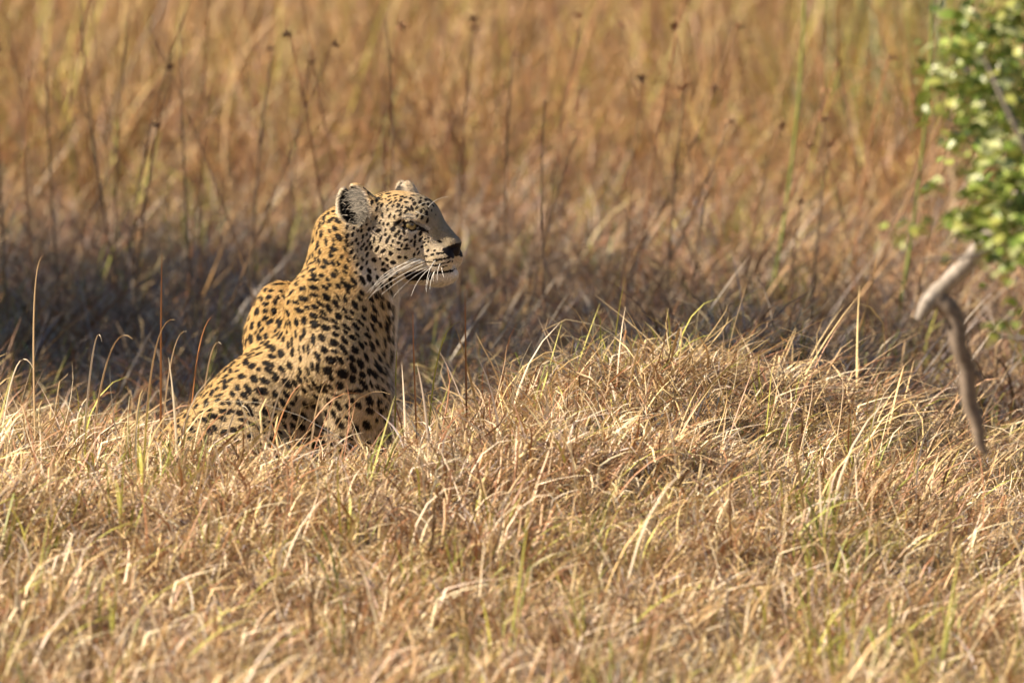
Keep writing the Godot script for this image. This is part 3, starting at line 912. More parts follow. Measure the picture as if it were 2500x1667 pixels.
# picture of one flank: each row is right, down, half length, half width (millimetres x 3.6) and turn, as it lies on the animal
func side_spots() -> void:
	var body := [
		760,920,24,18,20, 722,970,20,15,30, 632,1015,22,14,-20, 708,1018,22,18,0, 680,1070,28,16,10, 608,1132,30,28,90, 680,1125,22,16,0, 748,1130,26,22,70, 785,1022,18,14,60, 760,1055,20,18,60,
		805,975,20,14,60, 678,1185,24,18,0, 720,1215,32,18,-30, 570,1245,32,24,90, 630,1235,26,18,80, 835,890,35,14,-60, 890,880,16,12,-50, 925,855,16,10,-30, 785,1205,28,14,-50, 540,1335,20,10,-50, 650,1280,26,12,-40, 600,1300,22,10,-40,
		1215,410,30,20,-60, 1140,515,30,20,90, 1160,430,20,14,-50, 1210,500,20,12,80, 1180,585,32,14,75, 1090,630,16,14,45, 1125,655,30,18,60, 1240,605,14,10,50, 1040,690,24,12,40, 1085,715,26,12,55, 1050,745,28,10,10,
		1180,740,34,18,35, 1215,685,22,16,40, 1155,778,26,16,25, 1060,800,38,14,-8, 1140,845,26,16,20, 980,815,14,8,-30, 935,905,34,10,-10, 1070,882,50,14,8, 985,950,26,18,25, 1070,942,34,16,10, 890,985,40,16,-18,
		1190,880,18,14,50, 1170,945,30,14,40, 1205,925,18,14,40, 1265,815,24,10,55, 1275,750,20,12,60, 1335,780,24,12,60, 1355,725,20,10,60, 1240,570,22,8,60, 1330,640,24,10,60, 1410,825,14,10,60, 1325,815,22,10,50,
		1275,935,24,16,50, 1310,875,18,10,50, 1375,850,12,8,30, 1300,905,12,8,40, 1380,930,30,10,55, 1460,985,24,18,60, 1350,970,26,12,70,
		990,1030,36,20,20, 1075,1005,40,12,18, 870,1055,26,16,0, 930,1058,28,14,15, 860,1140,40,22,10, 960,1120,40,18,22, 1025,1100,26,16,25, 1085,1100,28,18,30, 1125,1075,34,14,45, 1175,1020,34,22,55, 1250,1075,34,16,70,
		1195,1115,38,18,70, 1325,1030,38,14,75, 1265,1020,28,10,60, 1400,1080,36,18,65, 1440,1030,26,14,45, 1475,1115,26,16,50, 1550,1115,50,12,50, 1080,1170,34,20,35, 1150,1145,28,14,40, 1160,1190,44,12,35, 1270,1175,28,24,50,
		1320,1125,26,14,60, 1375,1145,22,14,60, 1355,1190,36,14,18, 1470,1185,26,14,35, 1440,1225,36,14,35, 1000,1205,30,22,70, 938,1220,32,26,60, 855,1225,26,22,20, 1085,1235,38,26,40, 1170,1268,36,24,35, 1240,1215,30,12,40,
		1330,1260,32,18,50, 1405,1255,32,16,35, 1590,1230,26,16,60, 1540,1265,40,14,55, 1255,1265,30,14,40, 1000,1300,38,20,85, 855,1295,24,18,30, 930,1310,28,18,60, 765,1290,24,16,60, 800,1270,14,12,40, 970,1345,24,16,60,
		830,1350,30,20,50, 1075,1360,48,20,75, 1145,1345,36,22,60, 1250,1320,26,16,50, 1325,1300,22,14,60, 1240,1385,32,26,50, 1320,1370,40,18,65, 1380,1345,28,22,40, 1415,1320,26,12,50, 1495,1325,34,18,12, 1500,1275,22,10,50]
	var low := [
		1625,1365,36,18,60, 1565,1375,26,18,45, 1480,1390,18,14,30, 900,1370,40,18,65, 1000,1430,26,14,65, 1035,1430,40,14,80, 960,1435,30,12,60, 1165,1440,26,22,40, 1310,1435,40,18,60, 1400,1440,30,24,30, 1245,1455,24,12,35,
		1615,1458,26,24,45, 1525,1445,14,12,0, 1485,1500,32,18,60, 1215,1520,38,28,30, 1110,1490,40,18,55, 905,1455,34,24,85, 970,1510,24,18,90, 815,1470,36,24,55, 740,1495,36,18,35, 655,1390,24,18,30, 715,1415,26,20,20,
		630,1480,28,14,10, 555,1510,32,14,10, 1380,1510,26,18,60, 1440,1550,34,20,60, 1290,1525,30,16,50, 1345,1510,12,10,0, 1550,1530,18,14,60, 1625,1545,14,12,0,
		710,1555,50,20,35, 820,1595,30,18,50, 885,1565,30,22,40, 965,1600,26,20,60, 1030,1615,36,14,80, 1065,1565,30,14,80, 1110,1580,34,18,85, 1190,1605,32,28,20, 1305,1630,40,32,30, 1385,1585,40,18,60, 1220,1665,24,18,60,
		1385,1670,28,22,80, 1445,1545,34,22,60, 1515,1615,30,20,85, 1550,1635,28,22,70, 1460,1640,26,18,40, 1620,1625,16,16,0, 1605,1675,18,10,70, 1470,1715,50,16,50, 1285,1725,30,26,30, 1195,1725,44,14,30, 1525,1715,20,10,70,
		1570,1730,22,14,60, 1590,1575,24,10,80, 580,1575,30,26,40, 470,1570,22,12,0, 330,1615,30,14,-10, 370,1655,30,14,5, 460,1615,22,12,10, 500,1655,34,24,30, 410,1685,26,16,-20, 600,1675,34,24,60, 680,1690,36,20,35, 770,1655,34,22,70,
		715,1605,34,18,50, 860,1705,40,24,50, 920,1705,28,18,70, 1070,1700,34,14,85, 550,1755,44,20,55, 660,1770,50,26,20, 465,1745,26,20,60, 365,1745,28,16,0, 300,1755,22,16,20, 230,1715,40,20,-10, 320,1705,24,10,-10, 205,1800,34,16,-10,
		320,1805,44,14,5, 310,1845,30,16,10, 215,1845,26,14,-10, 520,1805,34,20,50, 610,1855,28,22,50, 480,1865,30,18,60, 1000,1765,28,18,85, 940,1745,24,12,60, 770,1885,26,18,80, 770,1795,26,20,60, 935,1825,18,12,80, 870,1915,20,14,60,
		1440,1765,30,14,10, 1370,1775,30,14,10, 1255,1805,36,14,10, 1110,1755,40,16,85, 1440,1885,26,14,80, 1515,1845,34,20,70, 1580,1840,26,10,85, 1520,1925,30,22,30, 1600,1845,20,10,80, 1660,1815,26,10,80, 1640,1875,22,14,80,
		1580,1885,24,10,80, 1350,1900,30,16,60, 1230,1945,30,22,60]
	var face := [
		720,325,18,12,60, 840,312,18,12,20, 915,325,20,8,10, 980,365,30,14,15, 740,410,26,10,-70, 815,410,22,14,-60, 870,385,14,10,0, 925,425,30,14,-60, 745,460,22,12,-60, 865,475,26,16,-45, 905,470,20,14,-60, 1010,450,32,16,60,
		970,430,16,12,0, 1050,440,40,16,75, 685,530,34,14,80, 775,530,30,14,-70, 830,545,26,16,80, 1000,515,50,10,10, 630,390,24,10,-60, 1160,460,20,8,-40, 1190,450,16,8,60, 1245,440,18,8,70, 1290,460,20,8,-60, 1220,525,30,8,-10, 1340,520,14,8,-50,
		870,625,50,20,-40, 815,700,34,26,-45, 835,620,18,14,0, 950,730,34,18,80, 750,640,22,14,-70, 695,630,18,16,70, 655,610,26,14,-70, 1130,640,80,22,28, 1000,562,60,8,0, 1060,700,70,8,6, 1230,720,34,14,60,
		565,695,30,12,-70, 635,715,38,22,-10, 720,710,22,10,-70, 490,765,22,12,-70, 580,830,42,14,-80, 665,815,38,14,-70, 765,805,30,18,-60, 740,850,34,20,-70, 505,840,22,12,-70, 430,850,18,12,-60, 880,765,18,8,70, 855,800,14,8,0,
		975,835,28,14,-20, 885,868,22,16,10, 795,903,16,12,0, 550,925,26,14,-60, 620,940,42,16,-55, 690,970,36,18,-35, 885,948,28,14,10, 985,940,36,12,0, 785,998,26,26,0, 495,1010,34,16,-65, 425,935,22,12,80, 380,960,20,10,80,
		580,1078,28,28,0, 655,1060,16,12,30, 735,1072,24,20,50, 815,1110,36,24,-10, 893,1042,24,18,0, 970,1047,22,18,40, 1075,1012,26,14,-70, 1115,945,20,12,-50, 1080,880,40,16,-75, 1145,835,24,14,-70, 1195,865,18,12,-30, 1210,825,14,10,0,
		1170,915,18,12,-45, 1240,965,24,14,-30, 1085,795,30,14,-70, 1040,845,26,12,-40, 1175,800,14,10,-60, 1250,810,12,10,0, 1245,860,12,8,-40, 1220,900,14,8,-40, 1130,990,30,10,-60, 1325,965,16,12,-20, 440,1065,30,12,80, 385,1045,20,8,80,
		520,1210,36,22,60, 700,1200,36,28,20, 595,1195,14,12,0, 1390,855,28,14,25, 1300,1015,24,14,-10, 1370,1000,24,16,0, 1420,1000,18,12,0, 1215,1035,20,12,0, 1340,1085,30,16,0, 1400,1075,24,14,0, 1445,1065,18,12,0, 1490,1055,22,12,0,
		1240,1105,70,9,-2, 1330,1150,60,11,-10, 1420,1125,36,9,-15, 1500,1105,30,8,-20, 1545,1100,12,10,0, 1430,1165,14,12,0, 1470,1155,14,10,0]
	for list in [[body, 3.267, 440.0, 420.0, 1.1], [low, 3.267, 440.0, 420.0, 1.2], [face, 5.057, 800.0, 430.0, 1.12]]:
		var f: Array = list[0]
		for i in range(0, f.size(), 5):
			var lx: float = (f[i] / list[1] + list[2] - 850.0) / 1100.0
			var ly: float = (1290.0 - f[i + 1] / list[1] - list[3]) / 1100.0
			var p: Vector3 = meet(lx, ly)
			if p.x > 5.0:
				continue
			var a: float = deg_to_rad(f[i + 4])
			var n: Vector3 = slope(p)
			if n.z < 0.12:
				n = (n + Vector3(0, 0, 0.2)).normalized()
			var s: float = 1.0 / list[1] / 1100.0
			add_spot(p, n, Vector3(cos(a), -sin(a), 0), f[i + 2] * s * list[4], f[i + 3] * s * list[4])


func ramp(x: float, a: float, b: float) -> float:
	return smoothstep(a, b, x)


func mixed(a: Color, b: Color, t: float) -> Color:
	return a.lerp(b, clampf(t, 0.0, 1.0))


const GOLD := Color(0.62, 0.415, 0.165)
const TAN := Color(0.57, 0.44, 0.255)
const PALE := Color(0.62, 0.515, 0.365)
const WHITE := Color(0.76, 0.71, 0.62)
const BLACK := Color(0.011, 0.009, 0.008)
const BRIDGE := Color(0.34, 0.285, 0.195)
const NOSE := Color(0.018, 0.012, 0.012)


# colour of the coat at a place; alpha is the length of the fur there in centimetres
func coat(p: Vector3) -> Color:
	var wob: float = fine.get_noise_3dv(p * 160.0)
	var wob2: float = fine.get_noise_3dv(p * 28.0)
	var h: Vector3 = (head_back * p) * 1000.0
	var lean: float = (p.x + 0.1) * -0.64 + (p.y - 0.42) * 0.77
	# body
	var c: Color = mixed(TAN, GOLD, ramp(lean + 0.02 * wob2, -0.03, 0.06))
	c = mixed(c, PALE, 0.6 * ramp(-lean + 0.02 * wob2, 0.03, 0.17))
	c = mixed(c, WHITE, ramp(p.x + 0.015 * wob2, 0.08, 0.098) * ramp(0.60 - p.y, 0.0, 0.05))
	var long: float = lerpf(1.0, 2.0, ramp(p.x, 0.04, 0.1) * ramp(0.58 - p.y, 0.0, 0.06))
	# head
	var on_head: float = ramp(h.x + 0.35 * h.y, -75.0, -45.0) * ramp(h.y, -128.0, -100.0)
	if on_head > 0.0:
		var f: Color = mixed(Color(0.60, 0.505, 0.36), Color(0.50, 0.405, 0.27), ramp(h.y + 12.0 * wob2, 0.0, 50.0))
		f = mixed(f, GOLD, 0.75 * ramp(h.y, 62.0, 85.0) * ramp(-h.x, -70.0, -20.0))
		f = mixed(f, WHITE, 0.75 * ramp(-h.y, 50.0, 85.0))
		f = mixed(f, WHITE, 0.45 * ramp(-h.x, 30.0, 60.0) * ramp(-h.y, 0.0, 60.0))
		var ridge: float = ramp(h.x + 0.55 * h.y + 5.0 * wob2, 104.0, 122.0) * ramp(h.y, -32.0, -10.0)
		f = mixed(f, BRIDGE, ridge)
		f = mixed(f, WHITE, 0.7 * ramp(h.x, 80.0, 105.0) * ramp(-h.y, 50.0, 70.0))
		f = mixed(f, WHITE, ramp(h.x, 90.0, 130.0) * ramp(-h.y, 72.0, 84.0))
		var l: float = lerpf(0.42, 0.25, ramp(h.x, 60.0, 110.0))
		l = lerpf(l, 1.3, ramp(-h.x, 10.0, 60.0) * ramp(-h.y, -10.0, 50.0))
		l = lerpf(l, 1.2, ramp(-h.y, 85.0, 105.0))
		c = mixed(c, f, on_head)
		long = lerpf(long, l, on_head)
	# ears: dark hollow, pale rim, dark back
	var in_ear := 0.0
	if h.y > 5.0 and absf(h.z) > 30.0:
		var s: float = signf(h.z)
		var e: Vector3 = ears[0 if s > 0 else 1] * h
		if (e / Vector3(42, 57, 34)).length() < 1.0:
			in_ear = ramp(1.0 - (e / Vector3(42, 57, 34)).length(), 0.0, 0.1) * ramp(e.y, -46.0, -28.0)
			var hollow: float = ((e - Vector3(2, 3, 18 * s)) / Vector3(31, 47, 29)).length()
			var rim: float = ramp((e / Vector3(38, 54, 60)).length(), 0.86, 0.97)
			var f: Color = mixed(Color(0.018, 0.014, 0.011), Color(0.22, 0.175, 0.13), ramp(e.x + 4.0 * wob, -2.0, 26.0))
			if hollow > 1.12 and e.z * s < 6.0:
				f = mixed(Color(0.05, 0.045, 0.04), Color(0.5, 0.42, 0.30), ramp(e.x, 0.0, 30.0))
			f = mixed(f, Color(0.66, 0.58, 0.45), rim)
			c = mixed(c, f, in_ear)
			long = lerpf(long, 0.5 + 0.5 * rim, in_ear)
	var s: float = spotted(p) + 3.0 * in_ear
	# the hair is banded: clumps of paler and darker tips
	var tick: float = 1.0 + 0.16 * fine.get_noise_3d(p.x * 330.0 + p.y * 130.0, p.y * 130.0, p.z * 260.0) + 0.10 * wob2
	if on_head > 0.5 and h.x > 40.0:
		tick += 0.14 * fine.get_noise_3dv(p * 420.0)
	c = Color(c.r * tick, c.g * tick, c.b * (2.0 * tick - 1.0))
	if s + 0.18 * wob + 0.12 * wob2 < 1.1:
		c = mixed(BLACK, Color(0.03, 0.018, 0.01), ramp(s, 0.6, 1.0))
	elif s < 1.45 and on_head < 0.5:
		c = mixed(c, GOLD, 0.25)
	if on_head > 0.3:
		# lips, mouth corner, nose leather and the dark line under the eye
		var side: float = absf(h.z)
		var lip: float = h.y + 86.0 - 0.12 * (h.x - 60.0)
		if h.x > 52.0 and h.x < 152.0 and absf(lip + (3.0 if h.x < 112.0 else 0.0)) < (12.0 if h.x < 112.0 else 3.0) + 3.0 * wob:
			c = BLACK; long = 0.25
		if h.x > 138.0 and h.y < -23.0 + (h.x - 138.0) * 0.42 and h.y > -29.0 - (h.x - 138.0) * 0.85:
			c = NOSE; long = 0.0
		# eyelids: pale skin under the eye, a dark rim
		var tear: Vector3 = Geometry3D.get_closest_point_to_segment(Vector3(h.x, h.y, 0), Vector3(72, 27, 0), Vector3(97, 15, 0))
		var from_tear: float = Vector2(h.x - tear.x, h.y - tear.y).length()
		if from_tear < 5.0 + 1.5 * wob - 0.06 * (tear.x - 72.0) and side > 18.0:
			c = BLACK
		elif from_tear < 11.0 and h.y > tear.y and side > 18.0:
			c = mixed(c, WHITE, 0.45)
		var eye_far: float = (h - eye_at(signf(h.z))).length()
		if eye_far < 20.5 + wob:
			c = Color(0.016, 0.012, 0.01); long = 0.0
		elif eye_far < 25.0 and h.y < 22.0 and s > 1.2:
			c = mixed(c, WHITE, 0.5)
		elif eye_far < 30.0 and h.y > 40.0 and h.x > 50.0:
			c = mixed(c, WHITE, 0.3)
		if h.x > 148.0 and side < 1.8 and h.y < -40.0 and h.y > -68.0:
			c = BLACK; long = 0.0
	return Color(c.r, c.g, c.b, long)


func shape_leopard() -> void:
	head_back = head.affine_inverse()
	# trunk
	cap(Vector3(-0.03, 0.385, 0.0), Vector3(-0.19, 0.24, 0.0), 0.115, 0.12, 0.05)
	cap(Vector3(-0.19, 0.24, 0.0), Vector3(-0.32, 0.13, -0.01), 0.12, 0.12, 0.06)
	egg(Vector3(0.005, 0.36, 0.0), Vector3(0.08, 0.15, 0.10), Basis(), 0.06)
	# shoulder blades, the far one high beside the spine
	cap(Vector3(-0.150, 0.475, -0.075), Vector3(-0.165, 0.40, -0.085), 0.058, 0.062, 0.035)
	cap(Vector3(-0.16, 0.41, -0.08), Vector3(-0.02, 0.30, -0.10), 0.06, 0.075, 0.05)
	cap(Vector3(-0.085, 0.495, 0.055), Vector3(-0.03, 0.37, 0.095), 0.055, 0.07, 0.035)
	cap(Vector3(-0.03, 0.37, 0.095), Vector3(0.025, 0.29, 0.095), 0.07, 0.062, 0.05)
	# neck and ruff
	cap(Vector3(-0.02, 0.46, 0.0), Vector3(-0.005, 0.635, 0.0), 0.105, 0.074, 0.05)
	egg(Vector3(0.035, 0.52, 0.0), Vector3(0.068, 0.09, 0.072), Basis(), 0.05)
	# front legs
	for s in [1.0, -1.0]:
		cap(Vector3(0.02, 0.30, 0.088 * s), Vector3(-0.005, 0.20, 0.092 * s), 0.066, 0.052, 0.04)
		cap(Vector3(0.0, 0.215, 0.09 * s), Vector3(0.052, 0.045, 0.075 * s), 0.05, 0.036, 0.03)
		cap(Vector3(0.052, 0.22, 0.07 * s), Vector3(0.06, 0.05, 0.072 * s), 0.04, 0.034, 0.03)
		egg(Vector3(0.085, 0.03, 0.075 * s), Vector3(0.062, 0.033, 0.042), Basis(), 0.03)
		for t in [-1.5, -0.5, 0.5, 1.5]:
			cap(Vector3(0.11, 0.022, (0.075 + 0.018 * t) * s), Vector3(0.14 - 0.006 * absf(t), 0.016, (0.075 + 0.021 * t) * s), 0.015, 0.013, 0.012)
	# haunches, knees and hind feet
	for s in [1.0, -1.0]:
		egg(Vector3(-0.29, 0.14, 0.115 * s), Vector3(0.135, 0.115, 0.062), Basis(Vector3(0, 0, 1), 0.4), 0.05)
		cap(Vector3(-0.22, 0.17, 0.14 * s), Vector3(-0.115, 0.13, 0.15 * s), 0.07, 0.05, 0.04)
		cap(Vector3(-0.115, 0.13, 0.15 * s), Vector3(-0.24, 0.045, 0.15 * s), 0.045, 0.032, 0.03)
		cap(Vector3(-0.24, 0.04, 0.15 * s), Vector3(-0.06, 0.03, 0.155 * s), 0.033, 0.034, 0.02)
	# tail laid along the ground
	cap(Vector3(-0.42, 0.08, 0.0), Vector3(-0.58, 0.045, 0.06), 0.05, 0.035, 0.04)
	cap(Vector3(-0.58, 0.045, 0.06), Vector3(-0.75, 0.035, 0.20), 0.034, 0.03, 0.02)
	cap(Vector3(-0.75, 0.035, 0.20), Vector3(-0.82, 0.035, 0.38), 0.03, 0.024, 0.02)

	# head
	hegg(Vector3(0, 30, 0), Vector3(82, 63, 66), 20.0)
	hegg(Vector3(58, 38, 0), Vector3(50, 50, 50), 20.0)
	hegg(Vector3(15, 52, 0), Vector3(72, 42, 55), 15.0)
	hcap(Vector3(78, 34, 0), Vector3(140, -14, 0), 33.0, 21.0, 22.0)
	for s in [1.0, -1.0]:
		hegg(Vector3(18, -20, 42 * s), Vector3(60, 56, 38), 25.0)
		hegg(Vector3(-24, -26, 52 * s), Vector3(44, 66, 30), 9.0)
		hegg(Vector3(117, -48, 22 * s), Vector3(42, 33, 27), 10.0)
		hcap(Vector3(40, -62, 28 * s), Vector3(105, -82, 13 * s), 36.0, 22.0, 20.0)
		hcap(Vector3(40, 44, 55 * s), Vector3(84, 42, 32 * s), 10.0, 12.0, 14.0)
	hegg(Vector3(126, -85, 0), Vector3(32, 20, 24), 14.0)
	hcap(Vector3(50, -80, 0), Vector3(116, -86, 0), 27.0, 19.0, 14.0)
	hcap(Vector3(90, 8, 22), Vector3(116, -22, 14), 18.0, 13.0, 16.0)
	hcap(Vector3(90, 8, -22), Vector3(116, -22, -14), 18.0, 13.0, 16.0)
	hegg(Vector3(150, -17, 0), Vector3(15, 13, 19), 8.0)
	hegg(Vector3(152, -31, 0), Vector3(11, 14, 11), 6.0)
	for s in [1.0, -1.0]:
		hegg(Vector3(86, -28, 27 * s), Vector3(30, 30, 20), 14.0)
	for s in [1.0, -1.0]:
		# mouth, nostrils, eye hollows
		hcap(Vector3(68, -84, 46 * s), Vector3(118, -80, 38 * s), 3.0, 2.0, 5.0, true)
		hcap(Vector3(118, -80, 38 * s), Vector3(154, -70, 10 * s), 2.0, 2.0, 5.0, true)
		hcap(Vector3(163, -22, 9 * s), Vector3(150, -24, 17 * s), 3.5, 2.5, 3.0, true)
		hcap(Vector3(56, 27, 60 * s), Vector3(76, 22, 49 * s), 9.0, 5.0, 10.0, true)
	hcap(Vector3(160, -44, 0), Vector3(157, -70, 0), 1.6, 1.6, 3.0, true)
	for s in [1.0, -1.0]:
		# lids round the eyeball
		for l in [[-15, 2, -4, 9.5], [-4, 9.5, 13, 4], [-15, 1, -5, -10.5], [-5, -10.5, 14, -11.5]]:
			hcap(eye_rim(l[0], l[1], s), eye_rim(l[2], l[3], s), 2.8, 2.8, 4.0)
	# ears: cups open to the side, the far one turned forward
	ear(1.0, Vector3(-60, 62, 72), Basis.from_euler(Vector3(-0.25, 0.35, 0.25)))
	ear(-1.0, Vector3(6, 64, -68), Basis.from_euler(Vector3(0.25, -0.5, -0.1)))


func eye_at(s: float) -> Vector3:
	return Vector3(60, 26, 42 * s)


func eye_rim(dx: float, dy: float, s: float) -> Vector3:
	var uz := Vector3(0.5, 0.05, 0.86 * s).normalized()
	var ux := Vector3(0.86, 0, -0.5 * s)
	return eye_at(s) + ux * dx + Vector3.UP * dy + uz * sqrt(maxf(18.0 * 18.0 - dx * dx - dy * dy, 4.0))


var ears: Array[Transform3D] = []


func ear(s: float, at: Vector3, turned: Basis) -> void:
	ears.append(Transform3D(turned, at).affine_inverse())
	hegg(at, Vector3(38, 54, 26), 12.0, false, turned)
	if s > 0.0:
		hcap(at + turned * Vector3(12, 40, 0), at + turned * Vector3(46, -14, -6), 12.0, 20.0, 10.0)
	hegg(at + turned * Vector3(2, 3, 18 * s), Vector3(31, 47, 29), 5.0, true, turned)
	hegg(at + turned * Vector3(-4, 57, 8 * s), Vector3(8, 17, 24), 5.0, true, turned)


func make_leopard() -> void:
	var root := thing("leopard", "spotted leopard sitting upright in the dry grass, looking right", "leopard", Vector3(-0.364, height_at(-0.4, 0.0) * 0.3, 0.0))
	shape_leopard()
	side_spots()
	var rng := RandomNumberGenerator.new()
	rng.seed = 404
	var v := PackedVector3Array()
	var quads := PackedInt32Array()
	var box := AABB(Vector3(-0.06, 0.52, -0.15), Vector3(0.35, 0.30, 0.30))
	skin(Vector3(-0.9, -0.02, -0.24), Vector3(0.22, 0.74, 0.44), 0.006, v, quads, box.grow(-0.006))
	var body_quads: int = quads.size()
	var v2 := PackedVector3Array()
	var q2 := PackedInt32Array()
	skin(box.position, box.end, 0.0028, v2, q2, AABB(Vector3(9, 9, 9), Vector3.ONE))
	var off: int = v.size()
	v.append_array(v2)
	for q in q2:
		quads.append(q + off)
	var n := PackedVector3Array()
	n.resize(v.size())
	var idx := PackedInt32Array()
	for k in range(0, quads.size(), 4):
		var f: Vector3 = (v[quads[k + 2]] - v[quads[k]]).cross(v[quads[k + 3]] - v[quads[k + 1]])
		for e in 4:
			n[quads[k + e]] += f
	# outward is where the field grows
	var flip: float = signf(n[0].normalized().dot(slope(v[0])))
	for k in n.size():
		n[k] = n[k].normalized() * flip
	for k in range(0, quads.size(), 4):
		if flip > 0:
			idx.append_array([quads[k], quads[k + 2], quads[k + 1], quads[k], quads[k + 3], quads[k + 2]])
		else:
			idx.append_array([quads[k], quads[k + 1], quads[k + 2], quads[k], quads[k + 2], quads[k + 3]])
	# fill the places that the hand-laid spots do not reach
	for i in v.size() * 2:
		var k: int = rng.randi() % v.size()
		var p: Vector3 = v[k]
		var h: Vector3 = (head_back * p) * 1000.0
		if h.x > (102.0 if h.y > 20.0 else 90.0) or (h.x > 40.0 and h.y < -20.0) or (h - eye_at(signf(h.z))).length() < 30.0:
			continue
		if h.y < 90.0 and p.y > 0.56 and h.x > -75.0:
			if spotted(p, 2.7) > 1.0:
				add_spot(p, n[k], head.basis * Vector3(0.5, 1.0, 0), rng.randf_range(0.004, 0.0065), rng.randf_range(0.0026, 0.0038))
			continue
		if p.x > 0.097 and p.y > 0.1:
			continue
		if spotted(p, 2.6 if p.z > 0.0 else 2.8) < 1.0:
			continue
		var r: float = rng.randf_range(0.007, 0.0105) * (1.0 if p.y < 0.5 else 0.75)
		var a: Vector3 = Vector3(0.6, -0.8, rng.randf_range(-0.3, 0.3))
		add_spot(p, n[k], a, r * rng.randf_range(1.0, 1.5), r * rng.randf_range(0.6, 0.85))
	var c := PackedColorArray()
	c.resize(v.size())
	for k in v.size():
		var q: Color = coat(v[k])
		c[k] = q
	var hide := coloured(0.75, 0.0, 0.25)
	var cc := c.duplicate()
	for k in cc.size():
		cc[k].a = 1.0
	# the nose leather is bare and moist
	var skin_idx := PackedInt32Array()
	var nose_idx := PackedInt32Array()
	for k in range(0, idx.size(), 3):
		if cc[idx[k]].g == NOSE.g and cc[idx[k + 1]].g == NOSE.g and cc[idx[k + 2]].g == NOSE.g:
			nose_idx.append_array([idx[k], idx[k + 1], idx[k + 2]])
		else:
			skin_idx.append_array([idx[k], idx[k + 1], idx[k + 2]])
	part("body", to_mesh(v, n, cc, skin_idx), hide, root)
	var nv := PackedVector3Array()
	var nn_ := PackedVector3Array()
	var nc := PackedColorArray()
	var ni := PackedInt32Array()
	for k in nose_idx:
		nv.append(v[k]); nn_.append(n[k]); nc.append(cc[k]); ni.append(ni.size())
	part("nose", to_mesh(nv, nn_, nc, ni), coloured(0.42, 0.0, 0.25), root)

	# fur: fine tapering hairs laid backwards over the hide
	var fv := PackedVector3Array()
	var fn := PackedVector3Array()
	var fc := PackedColorArray()
	var fi := PackedInt32Array()
	for k in range(0, quads.size(), 4):
		var a: Vector3 = v[quads[k]]
		var b: Vector3 = v[quads[k + 1]]
		var d: Vector3 = v[quads[k + 3]]
		var area: float = (b - a).cross(d - a).length()
		var nn: Vector3 = n[quads[k]]
		var is_head: bool = k >= body_quads
		if a.y < 0.06:
			continue
		var want: float = area * (900000.0 if is_head else 420000.0) * (1.0 if nn.z > -0.2 else 0.35)
		var count: int = int(want) + int(rng.randf() < want - int(want))
		for e in count:
			var p: Vector3 = a + (b - a) * rng.randf() + (d - a) * rng.randf()
			var q: Color = coat(p)
			if q.a < 0.02:
				continue
			var h: Vector3 = (head_back * p) * 1000.0
			var flow := Vector3(-0.55, -0.8, 0.0)
			if is_head:
				flow = head.basis * Vector3(-1.0, -0.15 - 0.012 * clampf(-h.y, 0.0, 60.0), 0.15)
			elif p.x > 0.05:
				flow = Vector3(0.05, -1.0, 0.0)
			elif p.y > 0.52:
				flow = Vector3(-0.35, -0.9, 0.0)
			flow += Vector3(rng.randf_range(-0.35, 0.35), rng.randf_range(-0.35, 0.35), rng.randf_range(-0.35, 0.35))
			flow = (flow - nn * flow.dot(nn)).normalized()
			var lift: float = rng.randf_range(0.12, 0.75) if not is_head else rng.randf_range(0.1, 0.6)
			var dir: Vector3 = (flow + nn * lift).normalized()
			var len: float = 0.01 * q.a * rng.randf_range(0.7, 1.25)
			var w: float = (0.0006 if is_head else 0.0009) * rng.randf_range(0.7, 1.3)
			var side: Vector3 = dir.cross(nn).normalized() * w
			var tip: Vector3 = p + dir * len - nn * len * 0.1
			var g: float = rng.randf_range(0.62, 1.35)
			var col := Color(q.r * g, q.g * g, q.b * g)
			var i: int = fv.size()
			fv.append(p - side); fv.append(p + side); fv.append(tip)
			var hn: Vector3 = (nn + flow * (rng.randf_range(-0.45, 0.45) + 0.35 * fine.get_noise_3dv(p * 140.0)) + side.normalized() * rng.randf_range(-0.45, 0.45)).normalized()
			fn.append(hn); fn.append(hn); fn.append(hn)
			fc.append(col); fc.append(col); fc.append(col)
			if (fv[i + 2] - fv[i]).cross(fv[i + 1] - fv[i]).dot(nn) > 0.0:
				fi.append_array([i, i + 1, i + 2])
			else:
				fi.append_array([i, i + 2, i + 1])
	var fur := part("fur", to_mesh(fv, fn, fc, fi), coloured(0.6, 0.0, 0.3), root)
	fur.set_meta("kind", "stuff")
	print("hide ", v.size(), " fur ", fi.size() / 3, " spots ", spots.size())
	make_ear_tufts(root, rng)
	make_eyes(root)
	make_whiskers(root, rng)


